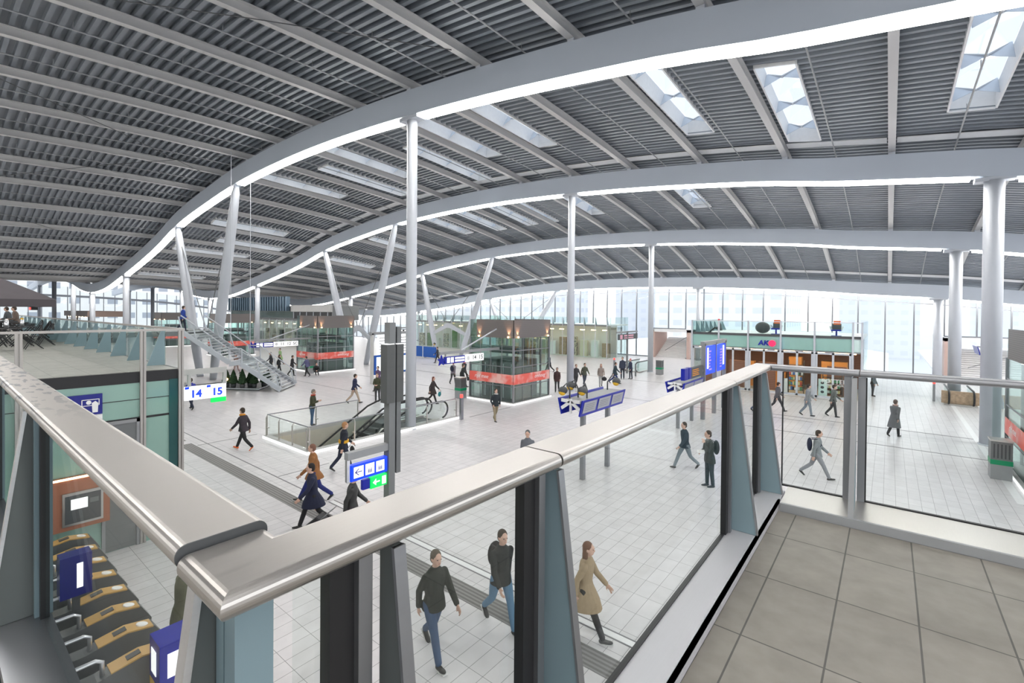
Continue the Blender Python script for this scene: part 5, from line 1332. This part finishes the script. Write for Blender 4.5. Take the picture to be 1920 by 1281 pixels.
    if scarf:
        c = tq(0, .01, 1.475); MB().tube([c+Vector((.085*cos(a*pi/6), .085*sin(a*pi/6), .01*sin(a))) for a in range(13)], .034, 8).build('scarf', cl(scarf), t, True)
    if band:
        z = tq(0, 0, 1.08).z; MB().lathe([(.172, -.05), (.176, 0), (.178, .05)], (0, tq(0, 0, 1.08).y, z), 18).build('band', cl(band, .6), t)
    t['_tip'] = 0; del t['_tip']
    an = radians(38.7+phi)-pi/2
    t.scale = (k, k, k); t.location = loc; t.rotation_euler.z = an
    Mx = Matrix.Translation(loc) @ Matrix.Rotation(an, 4, 'Z') @ Matrix.Scale(k, 4)
    return {'t': t, 'M': Mx, 'tip': {s: Mx @ tips[s] for s in tips}, 'back': Mx @ tq(0, -.235, 1.22), 'an': an, 'k': k}
def bag_at(p, kind, label, col, name='backpack'):
    """backpack on the back, shoulder bag by the hand"""
    an = p['an']; R = Matrix.Rotation(an, 3, 'Z')
    c = p['back'] if kind == 'back' else p['tip'][kind]+Vector((0, 0, -.26))
    t = thing(name, label, 'bag', c, 'bags carried in the hall')
    mb = MB()
    w, d, h = (.15, .08, .23) if kind == 'back' else (.19, .07, .15)
    mb.ball(c, (w, d, h), 14, 10, 0, R)
    o = mb.build('bag_body', cl(col, .7), t, True)
    if kind == 'back':
        for s in (-.09, .09): MB().tube([c+R@Vector((s, .05, .2)), c+R@Vector((s, .22, .22)), c+R@Vector((s*1.4, .34, .05)), c+R@Vector((s*1.5, .2, -.12))], .014, 6).build('strap', cl(col, .7), t)
    else: MB().tube([c+R@Vector((0, -.1, .12)), c+R@Vector((0, -.06, .24)), c+R@Vector((0, .06, .24)), c+R@Vector((0, .1, .12))], .012, 6).build('handle', cl(col, .7), t)
    return t
NAVY, BLK, DGR, OLV, JEAN, KHK, GRY, BRN = (.02, .025, .05), (.016, .016, .018), (.05, .052, .055), (.06, .065, .035), (.06, .11, .20), (.28, .23, .15), (.14, .15, .17), (.22, .10, .04)
q = person('person in a dark green jacket and jeans with white soled shoes, just below the railing', (-5.62, 5.08, 0), 310, 1.76, 'walk', (.02, .025, .02), (.05, .09, .17), near=True, hair=(.10, .08, .06))
q = person('person in a dark jacket and light blue jeans, walking beside the ribbed guide strip', (-5.25, 6.3, 0), 300, 1.76, 'walk', (.02, .024, .024), (.13, .24, .36), near=True, flip=True)
bag_at(q, 'back', 'dark backpack on the walker in light blue jeans', BLK)
q = person('woman in a beige knee length coat and dark boots, walking behind the middle railing', (-4.0, 7.05, 0), 335, 1.66, 'walk', (.36, .27, .17), BLK, hair=(.16, .08, .05), coat=.28, long_hair=True, near=True, stride=27)
q = person('man in a black coat standing with a phone at his ear behind the middle railing', (-4.4, 15.6, 0), 185, 1.78, 'stand', (.022, .03, .028), (.025, .04, .05), coat=.1, arms={-1: 'ear', 1: 'front'}, near=True, shoe=(.03, .04, .05))
bag_at(q, 'back', 'dark backpack worn by the man phoning behind the middle railing', (.02, .03, .035))
person('man in a dark jacket and khaki trousers walking in front of the nearest lift kiosk', (-15.4, 17.95, 0), 300, 1.66, 'walk', (.02, .028, .035), KHK, scarf=(.5, .5, .5), near=True, stride=14, arms='pocket')
q = person('worker with orange boots and an orange shoulder patch, walking left of the escalators', (-19.8, 7.85, 0), 170, 1.72, 'walk', (.045, .035, .045), BLK, shoe=(.85, .16, .03), near=True, scarf=(.75, .30, .03), stride=28)
q = person('person in a rust brown coat and blue trousers walking along the guide strip', (-12.95, 7.05, 0), 200, 1.72, 'walk', (.28, .12, .04), (.02, .03, .16), coat=.12, near=True, stride=30, hair=(.2, .1, .07))
q = person('person in a dark navy coat with a pink bag, walking behind the near handrail', (-11.35, 6.15, 0), 210, 1.68, 'walk', (.018, .022, .05), BLK, coat=.25, near=True, hair=(.015, .012, .012))
bag_at(q, 1, 'large pale pink bag carried by the walker in dark navy', (.72, .42, .36), 'shoulder_bag')
q = person('person in a black jacket with a yellow band walking past the escalator kerb', (-14.6, 9.0, 0), 35, 1.70, 'walk', (.015, .018, .03), (.02, .025, .05), hair=(.40, .20, .09), band=(.8, .42, .02), near=True, stride=20)
bag_at(q, -1, 'black holdall carried by the walker with the yellow band', BLK, 'holdall')
q = person('person in dark clothes half hidden behind the near blue direction sign, pulling a suitcase', (-9.95, 6.35, 0), 10, 1.7, 'walk', (.03, .03, .03), (.04, .035, .04), near=True)
su = thing('suitcase', 'black wheeled suitcase tilted on its wheels left of the near blue sign', 'suitcase', (-11.0, 5.75, .12))
mb = MB(); dd = Vector((.62, .42, .62)).normalized(); c0 = Vector((-11.0, 5.75, .12)); sdv = dd.cross(Vector((0, 0, 1))).normalized(); upv = sdv.cross(dd)
mb.obox(c0+dd*.30, dd*.29, sdv*.19, upv*.11); o = mb.build('case', 'black', su)
bv = o.modifiers.new('bevel', 'BEVEL'); bv.width = .04; bv.segments = 3
MB().tube([c0+dd*.58+sdv*.1, c0+dd*1.0+sdv*.1, c0+dd*1.0-sdv*.1, c0+dd*.58-sdv*.1], .011, 6).build('handle', 'grey', su)
for s in (-.15, .15): MB().ball(c0+sdv*s-upv*.08-dd*.02, .05, 10, 6).build('wheel', 'dark_grey', su)
q = person('man in an olive jacket and jeans reading his phone behind the escalator railing', (-21.5, 11.6, 0), 5, 1.72, 'stand', OLV, JEAN, arms='phone', scarf=(.5, .08, .05), hair=(.22, .2, .18))
person('person in navy and beige walking in the open floor left of the twin mast', (-24.8, 16.0, 0), 30, 1.78, 'walk', (.02, .025, .07), (.45, .36, .28), stride=22)
q = person('man in an olive coat standing at the top of the escalators behind the twin mast', (-24.2, 16.3+.9, 0), 265, 1.72, 'stand', OLV, DGR, arms='front', hair=(.12, .09, .07))
q = person('person with a dark red and purple coat in front of the departure board', (-27.5, 19.6, 0), 250, 1.75, 'walk', (.10, .06, .13), BLK, coat=.15)
q = person('woman in a dark coat walking right of the tall white column near the escalator end', (-21.2, 18.95, 0), 345, 1.66, 'walk', (.05, .04, .04), BLK, hair=(.16, .05, .035), coat=.2, long_hair=True)
bag_at(q, -1, 'teal handbag carried by the woman near the escalator end', (.02, .22, .24), 'handbag')
q = person('person in a grey hooded jacket walking left of the nearest lift kiosk', (-25.9, 25.2, 0), 70, 1.72, 'walk', (.25, .22, .26), DGR, cap=(.3, .06, .08), stride=16)
bag_at(q, 'back', 'dark backpack on the walker in a grey hooded jacket', NAVY)
person('person in black with a pink red scarf walking behind the grey hooded walker', (-26.6, 27.1, 0), 60, 1.75, 'walk', (.03, .035, .045), BLK, scarf=(.5, .04, .12), stride=30)
q = person('person in a dark jacket striding under the blue platform sign of the nearest kiosk', (-24.3, 24.6, 0), 350, 1.72, 'walk', (.035, .04, .04), (.025, .03, .04), stride=26)
bag_at(q, -1, 'black shoulder bag of the walker under the blue platform sign', BLK, 'shoulder_bag')
person('man in dark clothes walking in front of the long blue hoarding', (-37.6, 34.3, 0), 190, 1.76, 'walk', (.04, .04, .05), (.035, .035, .04), stride=22, flip=True)
person('person in dark blue walking away right of the nearest lift kiosk', (-24.4, 36.0, 0), 200, 1.76, 'walk', (.02, .035, .07), BLK, stride=26)
person('person in a brown coat stepping out from behind the second slim column', (-17.9, 27.4, 0), 260, 1.7, 'walk', (.09, .05, .05), DGR, coat=.1, stride=12)
person('person with tan trousers walking behind the second slim column', (-22.7, 37.2, 0), 160, 1.7, 'walk', DGR, (.38, .26, .2), stride=18)
person('man in a dark jacket in the pair behind the blue winged sign', (-17.9, 29.9, 0), 290, 1.72, 'walk', (.06, .06, .065), DGR, hair=(.18, .1, .06), stride=12)
person('person in green grey in the pair behind the blue winged sign', (-17.75, 30.9, 0), 290, 1.74, 'walk', (.09, .10, .07), (.05, .06, .08), stride=12)
q = person('woman in a light beige jacket and grey trousers walking beyond the blue winged sign', (-16.7, 31.5, 0), 265, 1.70, 'walk', (.30, .25, .22), (.40, .40, .40), long_hair=True, hair=(.3, .15, .09), stride=10)
bag_at(q, -1, 'dark shoulder bag of the woman in a light beige jacket', BLK, 'shoulder_bag')
person('person in a dark green coat walking past the standing group by the far escalator', (-16.6, 33.6, 0), 340, 1.72, 'walk', (.03, .05, .06), (.03, .05, .16), coat=.1, stride=26)
person('tall man in dark blue standing in the group by the far escalator', (-17.3, 36.4, 0), 250, 1.84, 'stand', (.04, .05, .08), (.03, .035, .05))
person('person in dark blue with a red hat standing in the group by the far escalator', (-16.8, 36.9, 0), 200, 1.70, 'stand', (.04, .05, .09), (.03, .035, .05), cap=(.6, .15, .18))
person('woman in a long grey coat walking in the open right floor', (.25, 27.5, 0), 20, 1.68, 'walk', (.14, .145, .15), DGR, coat=.42, stride=12, hair=(.12, .09, .08), scarf=(.4, .3, .28))
q = person('person in pale grey walking with a dark backpack, seen through the right railing glass', (-1.85, 18.8, 0), 330, 1.68, 'walk', (.22, .24, .25), (.25, .26, .28), stride=28, near=True)
bag_at(q, 'back', 'dark navy backpack on the walker behind the right railing', NAVY)
person('person in dark clothes with a red bag standing at the right end of the bookshop', (-.8, 40.2, 0), 300, 1.7, 'stand', (.10, .12, .13), DGR)
person('first person in a dark coat passing the left bays of the bookshop', (-5.6, 29.4, 0), 350, 1.7, 'walk', (.08, .085, .09), (.12, .15, .22), stride=26)
person('second person walking behind the first along the bookshop front', (-4.9, 30.3, 0), 350, 1.7, 'walk', (.10, .10, .105), DGR, stride=26)
person('person in grey walking before the middle bay of the bookshop', (-3.4, 30.0, 0), 340, 1.74, 'walk', (.26, .27, .28), (.22, .25, .28), stride=14)
person('person in dark trousers walking before the right bay of the bookshop', (-2.3, 30.6, 0), 330, 1.74, 'walk', (.12, .13, .12), DGR, stride=12)
person('person in dark navy walking left of the phoning man, behind the middle railing', (-5.6, 16.9, 0), 190, 1.72, 'walk', (.03, .05, .07), (.20, .24, .27), stride=28)
person('person in blue grey walking behind the thick right column', (4.3, 34.0, 0), 60, 1.74, 'walk', (.18, .22, .28), GRY, stride=18)
person('person in a black coat walking down past the foot of the white stairs', (-39.1, 19.3, 0), 30, 1.72, 'walk', (.025, .025, .03), BLK, stride=12, coat=.1)
person('woman with long dark hair walking left of the stair foot', (-41.2, 19.2, 0), 10, 1.68, 'walk', (.03, .03, .035), BLK, long_hair=True, stride=18)
person('person in dark grey walking behind the stair railing', (-43.6, 19.6, 0), 200, 1.72, 'walk', (.05, .05, .06), DGR, stride=18)
person('woman in a light green dress behind the white stairs', (-48, 22.5, 0), 240, 1.68, 'walk', (.30, .45, .22), DGR, coat=.3, stride=14)
q = person('person in navy walking past the bin of the second lift kiosk', (-37.8, 19.9, 0), 170, 1.7, 'walk', (.10, .10, .2), BLK, stride=16)
person('person in a black robe sitting on the kerb of the second lift kiosk', (-37.6, 20.6, .13), 300, 1.7, 'sit', BLK, BLK, cap=BLK, coat=.0, seat=.15, lean=22, arms='front')
person('person in brown walking under the white stairs behind the props', (-43.6, 16.7, 0), 260, 1.7, 'walk', (.22, .13, .10), (.4, .3, .28), stride=14)
person('person in dark clothes under the platform sign 14 15, left of the pair of legs', (-27.2, 7.6, 0), 170, 1.74, 'walk', (.05, .03, .035), (.05, .03, .04), stride=10)
person('person in blue walking behind the platform sign 14 15', (-30.0, 9.2, 0), 150, 1.74, 'walk', (.04, .05, .3), NAVY, stride=18)
person('person in a grey cap whose head shows above the middle handrail', (-9.15, 12.3, 0), 260, 1.72, 'walk', (.14, .15, .17), DGR, cap=(.12, .13, .14))
q = person('person in an olive green coat standing behind the card pillar below the near corner', (-8.3, 2.45, 0), 60, 1.74, 'stand', (.10, .105, .06), DGR, near=True, hair=(.02, .02, .02), coat=.12, arms='front')
person('person in dark grey sitting at the parasol on the left terrace', (-38.5, 3.0, ZT), 200, 1.72, 'sit', (.08, .09, .10), DGR, lean=12, arms='front', seat=.62)
person('person in brown sitting right of the dark grey one at the parasol', (-36.5, 3.1, ZT), 220, 1.74, 'sit', (.16, .12, .10), DGR, lean=8, arms='front', seat=.62)
person('person in a blue jacket at the top of the white stairs', (-37.2, 10.9, ZT), 60, 1.7, 'walk', (.02, .06, .32), NAVY, stride=12)
person('person with a red cap sitting on the left of the bookshop roof terrace', (-10.2, 38.6, 4.06), 150, 1.7, 'sit', (.10, .12, .13), DGR, cap=(.6, .05, .06), lean=10, arms='front', seat=.18)
for n, (x, y, rz) in enumerate(((-38.5, 3.0, 200), (-36.5, 3.1, 220))):
    sb = thing('bar_stool', 'dark bar stool under the %s person at the parasol' % ['dark grey', 'brown dressed'][n], 'stool', (x, y, ZT), 'bar stools on the left terrace')
    MB().tube([(x, y, ZT+.5), (x, y, ZT+.54)], .17, 14).build('seat', 'dark_grey', sb)
    MB().tube([(x, y, ZT+.01), (x, y, ZT+.5)], .03, 8).build('leg', 'grey', sb)
    MB().tube([(x, y, ZT+.005), (x, y, ZT+.03)], .18, 14).build('foot', 'dark_grey', sb)
ph = thing('paper_sheet', 'white folded paper in the hand of the phoning man', 'paper', (-4.75, 15.5, 1.1))
MB().obox((-4.62, 15.42, 1.12), (.10, .05, 0), (-.03, .08, .03), (0, 0, .004)).build('sheet', 'white', ph)
ha = thing('sign_post', 'slim post of the small blue sign partly hidden behind the bin', 'post', (-16.3, 40, 0))
MB().box(-17.2, -17.1, 38.6, 38.7, .002, 1.1).build('post', 'mid_grey', ha)
# ---------------------------------------------------------------- camera, world
cam = bpy.data.cameras.new('camera'); co = bpy.data.objects.new('camera', cam); COL.objects.link(co); SC.camera = co
cam.sensor_fit = 'HORIZONTAL'; cam.sensor_width = 36; cam.lens = 882.74/1920*36
cam.shift_y = -(640.5-594.0)/1920; cam.clip_start = .05; cam.clip_end = 1000
yaw, pit, rol = radians(38.698), radians(.5636), radians(.4645)
fw = Vector((-sin(yaw)*cos(pit), cos(yaw)*cos(pit), -sin(pit))); r0 = Vector((cos(yaw), sin(yaw), 0)); u0 = r0.cross(fw)
Rv = r0*cos(rol)+u0*sin(rol); Uv = Rv.cross(fw)
co.matrix_world = Matrix.Translation((0, 0, 5.5)) @ Matrix((Rv, Uv, -fw)).transposed().to_4x4()
w = bpy.data.worlds.new('overcast_sky'); SC.world = w; w.use_nodes = True
nt = w.node_tree; nt.nodes.clear()
bg = nt.nodes.new('ShaderNodeBackground'); wo = nt.nodes.new('ShaderNodeOutputWorld'); nt.links.new(bg.outputs[0], wo.inputs[0])
tc = nt.nodes.new('ShaderNodeTexCoord'); sp = nt.nodes.new('ShaderNodeSeparateXYZ'); nt.links.new(tc.outputs['Generated'], sp.inputs[0])
cr = nt.nodes.new('ShaderNodeValToRGB'); nt.links.new(sp.outputs['Z'], cr.inputs[0])
cr.color_ramp.elements[0].position = 0; cr.color_ramp.elements[0].color = (1, 1, 1, 1)
cr.color_ramp.elements[1].position = .6; cr.color_ramp.elements[1].color = (.88, .94, 1, 1)
nt.links.new(cr.outputs[0], bg.inputs[0]); bg.inputs[1].default_value = WORLD
vs = SC.view_settings; vs.view_transform = 'Standard'; vs.look = 'None'; vs.gamma = 1; vs.use_curve_mapping = False; vs.exposure = EXPO
SC.display_settings.display_device = 'sRGB'
SC.cycles.max_bounces = 8; SC.cycles.diffuse_bounces = 4; SC.cycles.glossy_bounces = 4; SC.cycles.transparent_max_bounces = 24
SC.cycles.sample_clamp_indirect = 6
SC.cycles.caustics_reflective = False; SC.cycles.caustics_refractive = False
